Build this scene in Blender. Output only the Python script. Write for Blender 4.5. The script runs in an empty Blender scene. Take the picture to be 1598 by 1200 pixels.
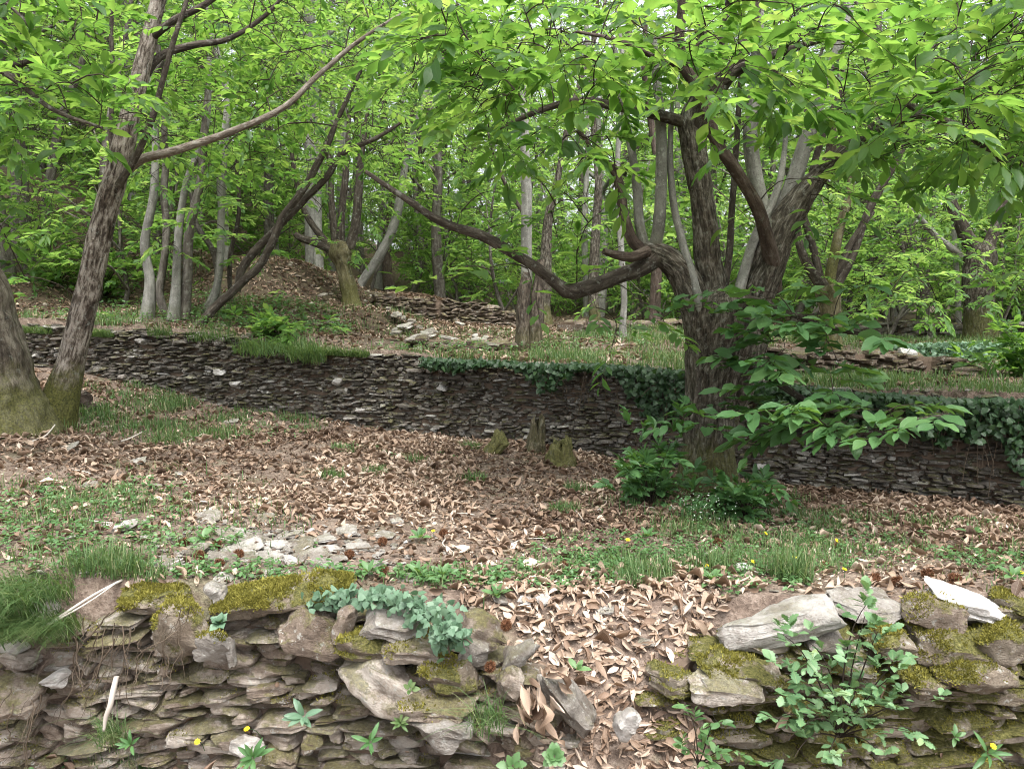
import bpy, math
import numpy as np
from mathutils import Vector

# ------------------------------------------------------------------ camera, sky, sun, exposure
S = bpy.context.scene
C = S.collection
W0, H0, FPX = 1598, 1200, 1210.0
PITCH = math.radians(-5.66)
EYE = np.array([0.0, 0.0, 1.35])
cam = bpy.data.cameras.new('camera')
cam.angle = 2 * math.atan(W0 / 2 / FPX)
cam.clip_start, cam.clip_end = 0.05, 1000
cob = bpy.data.objects.new('camera', cam)
C.objects.link(cob)
cob.location = EYE
cob.rotation_euler = (math.radians(90) + PITCH, 0, 0)
S.camera = cob

SUN_EL, SUN_AZ = math.radians(66), math.radians(165)      # azimuth from +Y towards +X
wd = bpy.data.worlds.new('World')
S.world = wd
wd.use_nodes = True
wn = wd.node_tree
bgn = wn.nodes['Background']
sky = wn.nodes.new('ShaderNodeTexSky')
sky.sky_type = 'NISHITA'
sky.sun_disc = False
sky.sun_elevation = SUN_EL
sky.sun_rotation = SUN_AZ
sky.dust_density = 6.0
hs = wn.nodes.new('ShaderNodeHueSaturation')              # overcast: the blue is mostly gone
hs.inputs['Saturation'].default_value = 0.30
wn.links.new(sky.outputs[0], hs.inputs['Color'])
wn.links.new(hs.outputs[0], bgn.inputs['Color'])
bgn.inputs['Strength'].default_value = 0.15
sl = bpy.data.lights.new('sun', 'SUN')
sl.energy = 1.0
sl.angle = math.radians(28)
sl.color = (1.0, 0.985, 0.96)
so = bpy.data.objects.new('sun', sl)
C.objects.link(so)
sdir = Vector((math.sin(SUN_AZ) * math.cos(SUN_EL), math.cos(SUN_AZ) * math.cos(SUN_EL), math.sin(SUN_EL)))
so.rotation_euler = (-sdir).to_track_quat('-Z', 'Y').to_euler()
S.view_settings.view_transform = 'Standard'
S.view_settings.look = 'None'
S.view_settings.exposure = 1.66
S.view_settings.gamma = 1
S.cycles.filter_width = 1.0
S.cycles.max_bounces = 8
S.cycles.diffuse_bounces = 4
S.cycles.glossy_bounces = 2
S.cycles.transmission_bounces = 6
S.cycles.use_denoising = True
S.cycles.caustics_reflective = False
S.cycles.caustics_refractive = False

# ------------------------------------------------------------------ numpy helpers
R = np.random.default_rng(7)
CP, SP = math.cos(PITCH), math.sin(PITCH)


def raydir(px, py):
    cx, cy = (np.asarray(px, float) - W0 / 2) / FPX, (H0 / 2 - np.asarray(py, float)) / FPX
    return np.stack([cx, CP - cy * SP, SP + cy * CP], -1)


def P(px, py, d):
    """Point seen at photograph pixel (px,py), d metres in front of the camera."""
    r = raydir(px, py)
    return EYE + r * (np.asarray(d, float) / r[..., 1])[..., None]


def _hash(ix, iy, iz):
    h = (ix * 374761393 + iy * 668265263 + iz * 2147483647 + 1274126177) & 0xFFFFFFFF
    h = ((h ^ (h >> 13)) * 1274126177) & 0xFFFFFFFF
    h = ((h ^ (h >> 16)) * 2246822519) & 0xFFFFFFFF
    return ((h ^ (h >> 15)) & 0xFFFF) / 32767.5 - 1.0


def noise(p):
    p = np.asarray(p, float)
    i = np.floor(p).astype(np.int64)
    f = p - i
    f = f * f * (3 - 2 * f)
    out = 0
    for dx in (0, 1):
        wx = f[..., 0] if dx else 1 - f[..., 0]
        for dy in (0, 1):
            wy = f[..., 1] if dy else 1 - f[..., 1]
            for dz in (0, 1):
                wz = f[..., 2] if dz else 1 - f[..., 2]
                out = out + wx * wy * wz * _hash(i[..., 0] + dx, i[..., 1] + dy, i[..., 2] + dz)
    return out


def fbm(p, o=3):
    p = np.asarray(p, float)
    a, s, t = 1.0, 0, 0
    for k in range(o):
        s = s + a * noise(p * 2 ** k + 17.3 * k)
        t += a
        a *= .5
    return s / t


def nrm(v):
    return v / np.maximum(np.linalg.norm(v, axis=-1, keepdims=True), 1e-9)


def sm(a, b, x):
    t = np.clip((np.asarray(x, float) - a) / (b - a), 0, 1)
    return t * t * (3 - 2 * t)


class MB:
    """Collects vertices, faces and one vector attribute, then links them as ONE mesh object."""

    def __init__(self):
        self.v, self.f, self.a, self.n = [], [], [], 0

    def add(self, v, faces, att=None):
        v = np.asarray(v, float).reshape(-1, 3)
        for f in faces:
            self.f.append(np.asarray(f, np.int64) + self.n)
        self.v.append(v)
        self.a.append(np.zeros((len(v), 3)) if att is None else np.broadcast_to(np.asarray(att, float), v.shape))
        self.n += len(v)

    def mesh(self, name, mat, smooth=True, sharp=None):
        v = np.concatenate(self.v)
        me = bpy.data.meshes.new(name)
        me.vertices.add(len(v))
        me.vertices.foreach_set('co', v.astype(np.float32).ravel())
        fs = [f for f in self.f if len(f)]
        tot = sum(f.size for f in fs)
        npoly = sum(len(f) for f in fs)
        me.loops.add(tot)
        me.loops.foreach_set('vertex_index', np.concatenate([f.ravel() for f in fs]).astype(np.int32))
        me.polygons.add(npoly)
        cnt = np.concatenate([np.full(len(f), f.shape[1]) for f in fs])
        me.polygons.foreach_set('loop_start', np.concatenate([[0], np.cumsum(cnt)[:-1]]).astype(np.int32))
        try:
            me.polygons.foreach_set('loop_total', cnt.astype(np.int32))
        except Exception:
            pass
        me.polygons.foreach_set('use_smooth', np.full(npoly, smooth))
        at = me.attributes.new('att', 'FLOAT_VECTOR', 'POINT')
        at.data.foreach_set('vector', np.concatenate(self.a).astype(np.float32).ravel())
        me.materials.append(mat)
        me.update(calc_edges=True)
        if sharp:
            me.set_sharp_from_angle(angle=math.radians(sharp))
        return me

    def build(self, name, mat, parent=None, smooth=True, sharp=None, origin=None):
        if origin is not None:
            o3 = np.asarray(origin, float)
            self.v = [v - o3 for v in self.v]
        me = self.mesh(name, mat, smooth, sharp)
        o = link(name, me, parent)
        if origin is not None and parent is None:
            o.location = [float(t) for t in origin]
        return o


def link(name, data, parent=None):
    o = bpy.data.objects.new(name, data)
    C.objects.link(o)
    if parent is not None:
        o.parent = parent
    return o


def tag(o, label=None, cat=None, group=None, kind=None):
    for k, val in (('label', label), ('category', cat), ('group', group), ('kind', kind)):
        if val:
            o[k] = val
    return o


def root(name, loc, label, cat, group=None):
    o = link(name, None)
    o.location = [float(t) for t in loc]
    return tag(o, label, cat, group)


def copy_tree(o, parent=None):
    c = o.copy()
    C.objects.link(c)
    c.parent = parent
    for ch in list(o.children):
        copy_tree(ch, c)
    return c


def spline(pts, step):
    """Catmull-Rom through points (any columns), resampled about every `step` metres."""
    p = np.asarray(pts, float)
    if len(p) < 3:
        n = max(2, int(np.linalg.norm(p[-1, :3] - p[0, :3]) / step) + 1)
        t = np.linspace(0, 1, n)[:, None]
        return p[0] * (1 - t) + p[-1] * t
    q = np.vstack([2 * p[0] - p[1], p, 2 * p[-1] - p[-2]])
    out = []
    for i in range(1, len(q) - 2):
        n = max(1, int(np.linalg.norm(q[i + 1, :3] - q[i, :3]) / step))
        t = (np.arange(n) / n)[:, None]
        a, b, c, d = q[i - 1], q[i], q[i + 1], q[i + 2]
        out.append(.5 * (2 * b + (c - a) * t + (2 * a - 5 * b + 4 * c - d) * t ** 2 + (3 * b - a - 3 * c + d) * t ** 3))
    out.append(p[-1:])
    return np.vstack(out)


def tube(mb, pr, n=8, bump=0.0, bfreq=6.0, seed=0.0, rnd=0.5, cap=True):
    """pr: rows x,y,z,r. bump: bark relief in metres (vertical ridges)."""
    pr = np.asarray(pr, float)
    p, r = pr[:, :3], np.maximum(pr[:, 3], 0.0008)
    m = len(p)
    t = np.gradient(p, axis=0) if m > 1 else np.array([[0, 0, 1.]])
    t = nrm(t)
    ref = np.array([0, 1., 0]) if abs(t[0, 1]) < .9 else np.array([1., 0, 0])
    u = np.empty_like(p)
    a = ref - t[0] * (ref @ t[0])
    for i in range(m):
        a = a - t[i] * (a @ t[i])
        a = a / max(np.linalg.norm(a), 1e-9)
        u[i] = a
    w = np.cross(t, u)
    th = np.arange(n) / n * 2 * math.pi
    cs, sn = np.cos(th), np.sin(th)
    rad = np.repeat(r[:, None], n, 1)
    L = np.concatenate([[0], np.cumsum(np.linalg.norm(np.diff(p, axis=0), axis=1))])
    bc = np.stack([cs[None, :] * r[:, None], sn[None, :] * r[:, None], np.repeat(L[:, None], n, 1)], -1)
    if bump:
        q = bc * np.array([bfreq / .1, bfreq / .1, bfreq / .1 * .16]) * .5 + seed
        rid = 1 - np.abs(noise(q)) * 2
        rad = rad + bump * (rid * .5 - .25 + .45 * noise(q * 2.1 + 5) + .7 * noise(bc * 9 + seed)) * np.minimum(1, r / r.max() * 1.5)[:, None]
    v = p[:, None, :] + (u[:, None, :] * cs[None, :, None] + w[:, None, :] * sn[None, :, None]) * rad[..., None]
    i0 = np.arange(m - 1)[:, None] * n
    j = np.arange(n)[None, :]
    k = (j + 1) % n
    f = np.stack([i0 + j, i0 + k, i0 + n + k, i0 + n + j], -1).reshape(-1, 4)
    att = bc + np.array([seed * 3.1, rnd * 7, 0])
    fs = [f]
    if cap:
        fs.append(np.arange((m - 1) * n, m * n)[None, :])
    mb.add(v, fs, att.reshape(-1, 3))


# ---- leaves
def leaf_tmpl(ts, ws, fold=.18, droop=.12, wave=0.0):
    ts, ws = np.asarray(ts), np.asarray(ws)
    V, rows = [], []
    for i, (t, w) in enumerate(zip(ts, ws)):
        wv = wave * (-1) ** i
        if w <= 1e-4:
            rows.append([len(V)]); V.append((t, 0, -droop * t * t))
        else:
            rows.append([len(V), len(V) + 1, len(V) + 2])
            V += [(t, -w, fold * w - droop * t * t + wv), (t, 0, -droop * t * t), (t, w, fold * w - droop * t * t - wv)]
    q, tr = [], []
    for a, b in zip(rows[:-1], rows[1:]):
        if len(a) == 3 and len(b) == 3:
            q += [(a[0], a[1], b[1], b[0]), (a[1], a[2], b[2], b[1])]
        elif len(a) == 1:
            tr += [(a[0], b[1], b[0]), (a[0], b[2], b[1])]
        else:
            tr += [(a[0], a[1], b[0]), (a[1], a[2], b[0])]
    return np.array(V), np.array(q, int).reshape(-1, 4), np.array(tr, int).reshape(-1, 3)


T_NEAR = leaf_tmpl([0, .1, .28, .48, .68, .86, 1], [0, .10, .36, .5, .46, .24, 0], .16, .22, .012)
T_NEAR2 = leaf_tmpl([0, .12, .32, .55, .75, .9, 1], [0, .16, .40, .48, .38, .18, 0], .04, .34, -.02)
T_NEAR3 = leaf_tmpl([0, .1, .25, .45, .65, .85, 1], [0, .06, .22, .42, .5, .32, 0], .26, .02, .03)
T_MIX = [T_NEAR, T_NEAR2, T_NEAR3]
T_MID = leaf_tmpl([0, .3, .65, 1], [0, .4, .46, 0], .2, .2)
T_FAR = (np.array([(0, 0, 0), (.5, -.5, .08), (1, 0, -.15), (.5, .5, .08)]), np.zeros((0, 4), int), np.array([(0, 2, 1), (0, 3, 2)]))
T_LOBE = leaf_tmpl([0, .08, .16, .24, .32, .42, .5, .6, .68, .8, .88, 1], [0, .1, .28, .18, .42, .3, .55, .4, .5, .28, .26, 0], .12, .18, .02)
T_IVY = leaf_tmpl([0, .05, .22, .38, .55, .8, 1], [0, .38, .62, .42, .5, .2, 0], .14, .2, .01)
T_OVAL = leaf_tmpl([0, .2, .5, .8, 1], [0, .38, .5, .34, 0], .15, .25, .01)


def leaves(mb, pos, d, up, L, Wd, tmpl, rnd, curl=None, bend=None):
    N = len(pos)
    if isinstance(tmpl, list):
        tmpl = tmpl[R.integers(0, len(tmpl))]
    if N == 0:
        return
    V, q, tr = tmpl
    d = nrm(d)
    s = nrm(np.cross(d, up))
    n = np.cross(s, d)
    t, x, z = V[:, 0], V[:, 1], V[:, 2]
    L, Wd = np.broadcast_to(L, N), np.broadcast_to(Wd, N)
    zz = np.repeat(z[None], N, 0) * L[:, None]
    xx = x[None] * Wd[:, None]
    tt = t[None] * L[:, None]
    if curl is not None:
        zz = zz + curl[:, None] * (x[None] ** 2 * 4) * Wd[:, None]
        xx = xx * (1 - .45 * np.abs(curl[:, None]))
    if bend is not None:
        zz = zz + bend[:, None] * ((t[None] - .5) ** 2) * 2 * L[:, None]
    v = pos[:, None] + d[:, None] * tt[..., None] + s[:, None] * xx[..., None] + n[:, None] * zz[..., None]
    off = (np.arange(N) * len(V))[:, None, None]
    att = np.stack([np.repeat(np.asarray(rnd)[:, None], len(V), 1), np.repeat(t[None], N, 0), np.repeat(x[None], N, 0)], -1)
    fs = []
    if len(q):
        fs.append((q[None] + off).reshape(-1, 4))
    if len(tr):
        fs.append((tr[None] + off).reshape(-1, 3))
    mb.add(v, fs, att.reshape(-1, 3))


def twig_leaves(mb, p0, d, length, n, L, tmpl, ratio=.40, flat=.28, rndc=.5, fan=True, rng=R):
    """Alternate leaves in a roughly level plane along a twig, fanning at its tip."""
    d = d / max(np.linalg.norm(d), 1e-9)
    up = np.array([0, 0, 1.])
    side = np.cross(d, up)
    if np.linalg.norm(side) < .2:
        side = np.array([1., 0, 0])
    side = side / np.linalg.norm(side)
    u = np.linspace(.08, 1, n) ** .55
    sg = np.where(np.arange(n) % 2 == 0, 1., -1.)
    ang = np.radians(85 - 58 * u + rng.normal(0, 14, n))
    if fan:
        ang[-1] = rng.normal(0, .15)
    pos = p0 + d * (length * u)[:, None] + np.array([0, 0, -1.]) * (.12 * length * u ** 2)[:, None]
    ld = d * np.cos(ang)[:, None] + side * (sg * np.sin(ang))[:, None]
    ld = ld + np.array([0, 0, 1.]) * (rng.normal(-.04, .19, n))[:, None]
    upv = np.array([0, 0, 1.]) + rng.normal(0, flat, (n, 3))
    LL = L * (.55 + .45 * np.sin(u * 2.6)) * rng.uniform(.6, 1.3, n)
    leaves(mb, pos, ld, upv, LL, LL * ratio * rng.uniform(.85, 1.15, n), tmpl, np.clip(rndc + rng.normal(0, .2, n), 0, 1))


# ------------------------------------------------------------------ materials
class Nodes:
    def __init__(self, name):
        self.m = bpy.data.materials.new(name)
        self.m.use_nodes = True
        self.t = self.m.node_tree
        self.t.nodes.clear()
        self.out = self.n('OutputMaterial')

    def n(self, kind, **kw):
        x = self.t.nodes.new('ShaderNode' + kind)
        for k, v in kw.items():
            if k in ('operation', 'data_type', 'blend_type', 'attribute_name', 'noise_dimensions', 'feature', 'vector_type'):
                setattr(x, k, v)
        return x

    def l(self, a, b):
        self.t.links.new(a, b)

    def att(self):
        a = self.n('Attribute', attribute_name='att')
        return a.outputs['Vector']

    def sep(self, v):
        s = self.n('SeparateXYZ')
        self.l(v, s.inputs[0])
        return s.outputs

    def val(self, a):
        return a

    def math(self, op, a, b=None, clamp=False):
        x = self.n('Math', operation=op)
        x.use_clamp = clamp
        for i, q in enumerate((a, b)):
            if q is None:
                continue
            if isinstance(q, (int, float)):
                x.inputs[i].default_value = q
            else:
                self.l(q, x.inputs[i])
        return x.outputs[0]

    def scale(self, v, s):
        x = self.n('VectorMath', operation='MULTIPLY')
        self.l(v, x.inputs[0])
        x.inputs[1].default_value = s
        return x.outputs[0]

    def noise(self, v, scale, detail=3, rough=.55, dist=0):
        x = self.n('TexNoise')
        if v is not None:
            self.l(v, x.inputs['Vector'])
        x.inputs['Scale'].default_value = scale
        x.inputs['Detail'].default_value = detail
        x.inputs['Roughness'].default_value = rough
        x.inputs['Distortion'].default_value = dist
        return x.outputs['Fac']

    def ramp(self, f, stops, interp='LINEAR'):
        x = self.n('ValToRGB')
        x.color_ramp.interpolation = interp
        e = x.color_ramp.elements
        while len(e) < len(stops):
            e.new(.5)
        for k, (p, c) in zip(e, stops):
            k.position = p
            k.color = (*c, 1) if len(c) == 3 else c
        self.l(f, x.inputs[0])
        return x.outputs[0]

    def step(self, f, a, b):
        x = self.n('MapRange')
        x.interpolation_type = 'SMOOTHSTEP'
        self.l(f, x.inputs[0])
        x.inputs[1].default_value, x.inputs[2].default_value = a, b
        return x.outputs[0]

    def mix(self, f, a, b, mode='MIX'):
        x = self.n('MixRGB', blend_type=mode)
        for i, q in enumerate((f, a, b)):
            if isinstance(q, (int, float)):
                x.inputs[i].default_value = q
            elif isinstance(q, tuple):
                x.inputs[i].default_value = (*q, 1)
            else:
                self.l(q, x.inputs[i])
        return x.outputs[0]

    def bump(self, h, strength=.5, dist=.01, prev=None):
        x = self.n('Bump')
        x.inputs['Strength'].default_value = strength
        x.inputs['Distance'].default_value = dist
        self.l(h, x.inputs['Height'])
        if prev is not None:
            self.l(prev, x.inputs['Normal'])
        return x.outputs[0]

    def pbr(self, col, rough=.85, spec=.25, normal=None):
        x = self.n('BsdfPrincipled')
        self.l(col, x.inputs['Base Color']) if not isinstance(col, tuple) else setattr(x.inputs['Base Color'], 'default_value', (*col, 1))
        if isinstance(rough, (int, float)):
            x.inputs['Roughness'].default_value = rough
        else:
            self.l(rough, x.inputs['Roughness'])
        x.inputs['Specular IOR Level'].default_value = spec
        if normal is not None:
            self.l(normal, x.inputs['Normal'])
        return x.outputs[0]

    def done(self, sh):
        self.l(sh, self.out.inputs['Surface'])
        return self.m


def leaf_mat(name, stops, tstops, tfac=.45, rough=.45, spec=.4, vein=.0):
    k = Nodes(name)
    a = k.sep(k.att())
    pos = k.n('NewGeometry').outputs['Position']
    f = k.math('ADD', k.math('MULTIPLY', a[0], .75), k.math('MULTIPLY', k.noise(pos, .9, 2), .3), True)
    col = k.ramp(f, stops)
    tc = k.ramp(f, tstops)
    nrmv = None
    if vein:
        av = k.math('ABSOLUTE', a[2])
        mid = k.step(av, .035, .0)
        w = k.math('SINE', k.math('MULTIPLY', k.math('SUBTRACT', a[1], k.math('MULTIPLY', av, .45)), 95.0))
        sv = k.math('MULTIPLY', k.step(w, .55, 1.0), .5)
        vv = k.math('MAXIMUM', mid, sv)
        col = k.mix(k.math('MULTIPLY', vv, vein), col, stops[-1][1])
        nrmv = k.bump(k.math('SUBTRACT', 1.0, vv), .35, .004)
    p = k.pbr(col, rough, spec, nrmv)
    t = k.n('BsdfTranslucent')
    k.l(tc, t.inputs[0])
    m = k.n('MixShader')
    m.inputs[0].default_value = tfac
    k.l(p, m.inputs[1])
    k.l(t.outputs[0], m.inputs[2])
    return k.done(m.outputs[0])


def stone_mat(name, stops, moss=1.0, pale=.0, strat=22.0, earth=.5):
    """Schist: flaky, streaked along its layers; att = per-stone local coordinates (metres, offset per stone)."""
    k = Nodes(name)
    a = k.att()
    lay = k.scale(a, (4, 4, strat))
    n1 = k.noise(lay, 1.7, 5, .7, .8)
    n2 = k.noise(a, 11, 5, .7, .4)
    n3 = k.noise(k.scale(a, (1, 1, 1.8)), 75, 5, .75)
    n5 = k.noise(a, .63, 0)
    f = k.math('ADD', k.math('MULTIPLY', n1, .32), k.math('ADD', k.math('MULTIPLY', n2, .42), k.math('ADD', k.math('MULTIPLY', n3, .28), k.math('MULTIPLY', n5, .55))))
    f = k.math('SUBTRACT', f, .28)
    col = k.ramp(f, stops)
    if pale:
        col = k.mix(k.math('MULTIPLY', k.step(n5, .80 - pale, .86 - pale), .8), col, k.ramp(n2, [(.3, (.30, .27, .24)), (.6, (.62, .60, .56))]))
    geo = k.n('NewGeometry')
    pos = geo.outputs['Position']
    er = k.math('MULTIPLY', k.step(k.noise(pos, 7, 4, .7), .46, .62), earth)
    col = k.mix(er, col, k.ramp(n3, [(.3, (.05, .035, .024)), (.7, (.19, .14, .10))]))
    lich = k.math('MULTIPLY', k.step(k.noise(a, 26, 4, .75), .57, .66), .75)
    col = k.mix(lich, col, (.46, .46, .42))
    nz = k.sep(geo.outputs['Normal'])[2]
    mz = k.math('ADD', k.math('MULTIPLY', nz, .16), k.noise(pos, 6.5, 5, .7))
    mk = k.math('MULTIPLY', k.step(mz, .64 - .12 * moss, .76 - .12 * moss), min(1, moss))
    mcol = k.ramp(k.noise(pos, 70, 4, .7), [(.3, (.05, .052, .016)), (.5, (.14, .135, .04)), (.72, (.28, .26, .09))])
    col = k.mix(mk, col, mcol)
    h = k.math('ADD', k.math('MULTIPLY', n1, .6), k.math('ADD', k.math('MULTIPLY', n2, .8), k.math('MULTIPLY', n3, .7)))
    b = k.bump(h, 1.0, .03)
    b2 = k.bump(k.math('MULTIPLY', k.noise(pos, 160, 3), mk), 1.0, .015, b)
    return k.done(k.pbr(col, .85, .25, b2))


def bark_mat(name, stops, moss=0.0, lich=.5, ridge=26.0, moss_top=0.6, patch=0.0):
    k = Nodes(name)
    a = k.att()
    st = k.scale(a, (1, 1, .22))
    n1 = k.noise(st, ridge, 4, .65, .5)
    n2 = k.noise(a, 14, 4, .6)
    n3 = k.noise(a, 90, 3, .6)
    f = k.math('ADD', k.math('MULTIPLY', n1, .7), k.math('MULTIPLY', n2, .3))
    col = k.ramp(f, stops)
    if patch:      # dark weathered patches where the pale plates have fallen
        col = k.mix(k.math('MULTIPLY', k.step(k.noise(k.scale(a, (1, 1, .45)), 6.5, 4, .65), .50, .60), patch), col, k.ramp(n1, [(.4, (.022, .016, .012)), (.65, (.085, .055, .04))]))
    lk = k.math('MULTIPLY', k.step(k.noise(a, 19, 4, .7), .55, .68), lich)
    col = k.mix(lk, col, (.36, .37, .33))
    col = k.mix(k.math('MULTIPLY', k.step(n3, .5, .7), .4), col, (.03, .025, .02))
    if moss:
        pos = k.n('NewGeometry').outputs['Position']
        z = k.sep(a)[2]
        mk = k.math('ADD', k.noise(pos, 6, 4, .65), k.step(z, moss_top, 0.0))
        mk = k.math('MULTIPLY', k.step(mk, .62, 1.05), moss)
        mc = k.ramp(k.noise(pos, 60, 3), [(.3, (.035, .04, .012)), (.7, (.15, .15, .04))])
        col = k.mix(mk, col, mc)
    b = k.bump(k.math('ADD', n1, k.math('MULTIPLY', n3, .35)), 1.0, .03)
    return k.done(k.pbr(col, .9, .2, b))


def simple_mat(name, stops, rough=.8, spec=.25, scale=8, trans=0, tcol=None, bump=0):
    """Colour from the per-piece random in att.x, broken up by noise."""
    k = Nodes(name)
    a = k.sep(k.att())
    pos = k.n('NewGeometry').outputs['Position']
    nn = k.noise(pos, scale, 3)
    col = k.ramp(k.math('ADD', k.math('MULTIPLY', a[0], .8), k.math('MULTIPLY', nn, .25), True), stops)
    p = k.pbr(col, rough, spec, k.bump(nn, bump, .01) if bump else None)
    if trans:
        t = k.n('BsdfTranslucent')
        t.inputs[0].default_value = (*tcol, 1)
        m = k.n('MixShader')
        m.inputs[0].default_value = trans
        k.l(p, m.inputs[1])
        k.l(t.outputs[0], m.inputs[2])
        p = m.outputs[0]
    return k.done(p)


M = {}
GREEN = [(0, (.022, .06, .018)), (.45, (.042, .11, .026)), (.8, (.07, .15, .035)), (1, (.11, .20, .05))]
TGREEN = [(0, (.11, .27, .04)), (.4, (.21, .41, .06)), (.75, (.33, .54, .085)), (1, (.50, .66, .13))]
M['leaf'] = leaf_mat('chestnut_leaf', GREEN, TGREEN, .5, .42, .45, .35)
M['leaf_far'] = leaf_mat('woodland_leaf', [(0, (.035, .085, .026)), (.45, (.065, .145, .038)), (.8, (.095, .185, .05)), (1, (.14, .24, .07))],
                         [(0, (.15, .32, .06)), (.4, (.26, .46, .085)), (.75, (.38, .58, .12)), (1, (.55, .70, .18))], .52, .5, .3)
M['leaf_dark'] = leaf_mat('shade_leaf', [(0, (.038, .10, .035)), (.6, (.08, .185, .065)), (1, (.14, .26, .09))],  # shade of the low chestnut sprays put into the colour; also for dark-leaved plants
                          [(0, (.06, .16, .02)), (1, (.2, .36, .05))], .35, .38, .5, .3)
M['ivy'] = leaf_mat('ivy_leaf', [(0, (.012, .032, .012)), (.6, (.03, .075, .028)), (1, (.07, .13, .05))],
                    [(0, (.03, .08, .01)), (1, (.12, .22, .05))], .25, .35, .5, .5)
M['ivy_pale'] = leaf_mat('pale_ivy_leaf', [(0, (.05, .11, .06)), (.6, (.11, .2, .12)), (1, (.2, .3, .2))],
                         [(0, (.06, .13, .03)), (1, (.16, .3, .08))], .25, .4, .5, .6)
M['oak'] = leaf_mat('oak_sapling_leaf', [(0, (.05, .13, .06)), (.5, (.12, .24, .11)), (.8, (.21, .34, .18)), (1, (.32, .40, .15))],
                    [(0, (.06, .16, .03)), (1, (.25, .38, .08))], .3, .4, .5, .6)
M['herb'] = leaf_mat('herb_leaf', [(0, (.04, .10, .035)), (.6, (.10, .20, .075)), (1, (.19, .31, .14))],
                     [(0, (.08, .18, .03)), (1, (.25, .4, .07))], .35, .45, .4)
M['grass'] = leaf_mat('grass_blade', [(0, (.035, .085, .025)), (.6, (.095, .165, .06)), (.85, (.18, .23, .10)), (1, (.40, .34, .22))],
                      [(0, (.08, .16, .03)), (1, (.25, .36, .08))], .35, .5, .35)
M['moss'] = leaf_mat('moss_tuft', [(0, (.07, .07, .018)), (.5, (.20, .185, .04)), (1, (.38, .35, .09))],
                     [(0, (.08, .08, .01)), (1, (.3, .28, .05))], .3, .8, .1)
M['dry'] = leaf_mat('dry_leaf', [(0, (.055, .035, .024)), (.25, (.115, .072, .048)), (.45, (.205, .135, .092)), (.65, (.32, .23, .165)), (.85, (.47, .37, .29)), (1, (.64, .55, .46))],
                    [(0, (.12, .06, .03)), (1, (.4, .27, .17))], .12, .6, .3, .25)
M['stone'] = stone_mat('schist', [(.24, (.085, .064, .050)), (.39, (.23, .18, .14)), (.52, (.38, .32, .265)), (.70, (.58, .53, .47))], .66, .05, 13, .6)
M['stone_dark'] = stone_mat('shade_toned_schist', [(.24, (.03, .026, .021)), (.42, (.10, .088, .073)), (.58, (.21, .19, .165)), (.77, (.45, .425, .395))], .55, .11, earth=.3)  # darker copy of the schist, shade under the trees put into its colour
M['stone_brown'] = stone_mat('brown_rubble', [(.24, (.04, .031, .024)), (.45, (.12, .092, .07)), (.7, (.26, .21, .165))], .5, .04)
M['stone_grey'] = stone_mat('pale_slate', [(.24, (.09, .08, .07)), (.42, (.25, .225, .195)), (.66, (.50, .475, .44))], .28, .0, 16, .5)
M['stone_white'] = stone_mat('white_quartz', [(.22, (.17, .135, .11)), (.40, (.46, .42, .38)), (.65, (.80, .78, .75))], .15, 0, 6, .45)
M['stone_moss'] = stone_mat('mossy_schist', [(.22, (.075, .06, .043)), (.42, (.22, .18, .135)), (.66, (.42, .37, .30))], 1.05, .05, 13, .6)
M['bark'] = bark_mat('chestnut_bark', [(.38, (.02, .017, .013)), (.48, (.065, .056, .042)), (.56, (.14, .125, .10)), (.68, (.32, .30, .26))], .6, .3, 44, 1.0, .4)
M['bark_dark'] = bark_mat('upper_chestnut_bark', [(.38, (.02, .017, .013)), (.48, (.065, .056, .042)), (.56, (.14, .125, .10)), (.68, (.34, .32, .28))], .45, .3, 44, .15, .4)
M['bark_grey'] = bark_mat('pale_flaking_bark', [(.36, (.03, .022, .017)), (.45, (.11, .088, .07)), (.54, (.30, .26, .22)), (.7, (.48, .44, .39))], .95, .5, 46, 1.1, .85)
M['bark_old'] = bark_mat('old_furrowed_bark', [(.36, (.03, .024, .018)), (.48, (.11, .09, .07)), (.6, (.24, .21, .17))], .7, .3, 16, 1.0)
M['bark_limb'] = bark_mat('limb_bark', [(.32, (.022, .017, .013)), (.5, (.062, .05, .04)), (.7, (.16, .14, .115))], .1, .35, 26, .1)
M['bark_tan'] = bark_mat('pale_tan_bark', [(.32, (.075, .06, .048)), (.48, (.185, .155, .125)), (.64, (.34, .305, .265))], .0, .45, 30)
M['bark_red'] = bark_mat('reddish_limb_bark', [(.32, (.028, .020, .016)), (.5, (.08, .058, .047)), (.68, (.18, .145, .12))], .0, .2, 22)
M['bark_smooth'] = bark_mat('smooth_grey_bark', [(.3, (.09, .085, .075)), (.48, (.20, .195, .175)), (.66, (.36, .35, .32))], .2, .7, 9, .3)
M['bark_far'] = bark_mat('woodland_bark', [(.32, (.04, .033, .028)), (.5, (.12, .105, .09)), (.68, (.27, .25, .22))], .15, .5, 14, .3)
M['bark_moss'] = bark_mat('mossy_bark', [(.32, (.035, .03, .017)), (.5, (.12, .105, .055)), (.68, (.24, .215, .13))], .6, .3, 18, .9)
M['wood'] = bark_mat('weathered_wood', [(.36, (.022, .017, .013)), (.5, (.07, .056, .043)), (.66, (.22, .185, .145))], .3, .3, 34)
M['twig'] = simple_mat('twig_bark', [(0, (.03, .022, .017)), (1, (.10, .08, .06))], .85, .2)
M['stick'] = simple_mat('bleached_stick', [(0, (.22, .19, .155)), (1, (.45, .41, .36))], .8, .2, 30)
M['root'] = simple_mat('root_bark', [(0, (.08, .06, .042)), (1, (.24, .19, .14))], .85, .2, 30)
M['burr'] = simple_mat('burr_spines', [(0, (.07, .030, .016)), (.6, (.17, .075, .035)), (1, (.30, .16, .09))], .8, .2)
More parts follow.
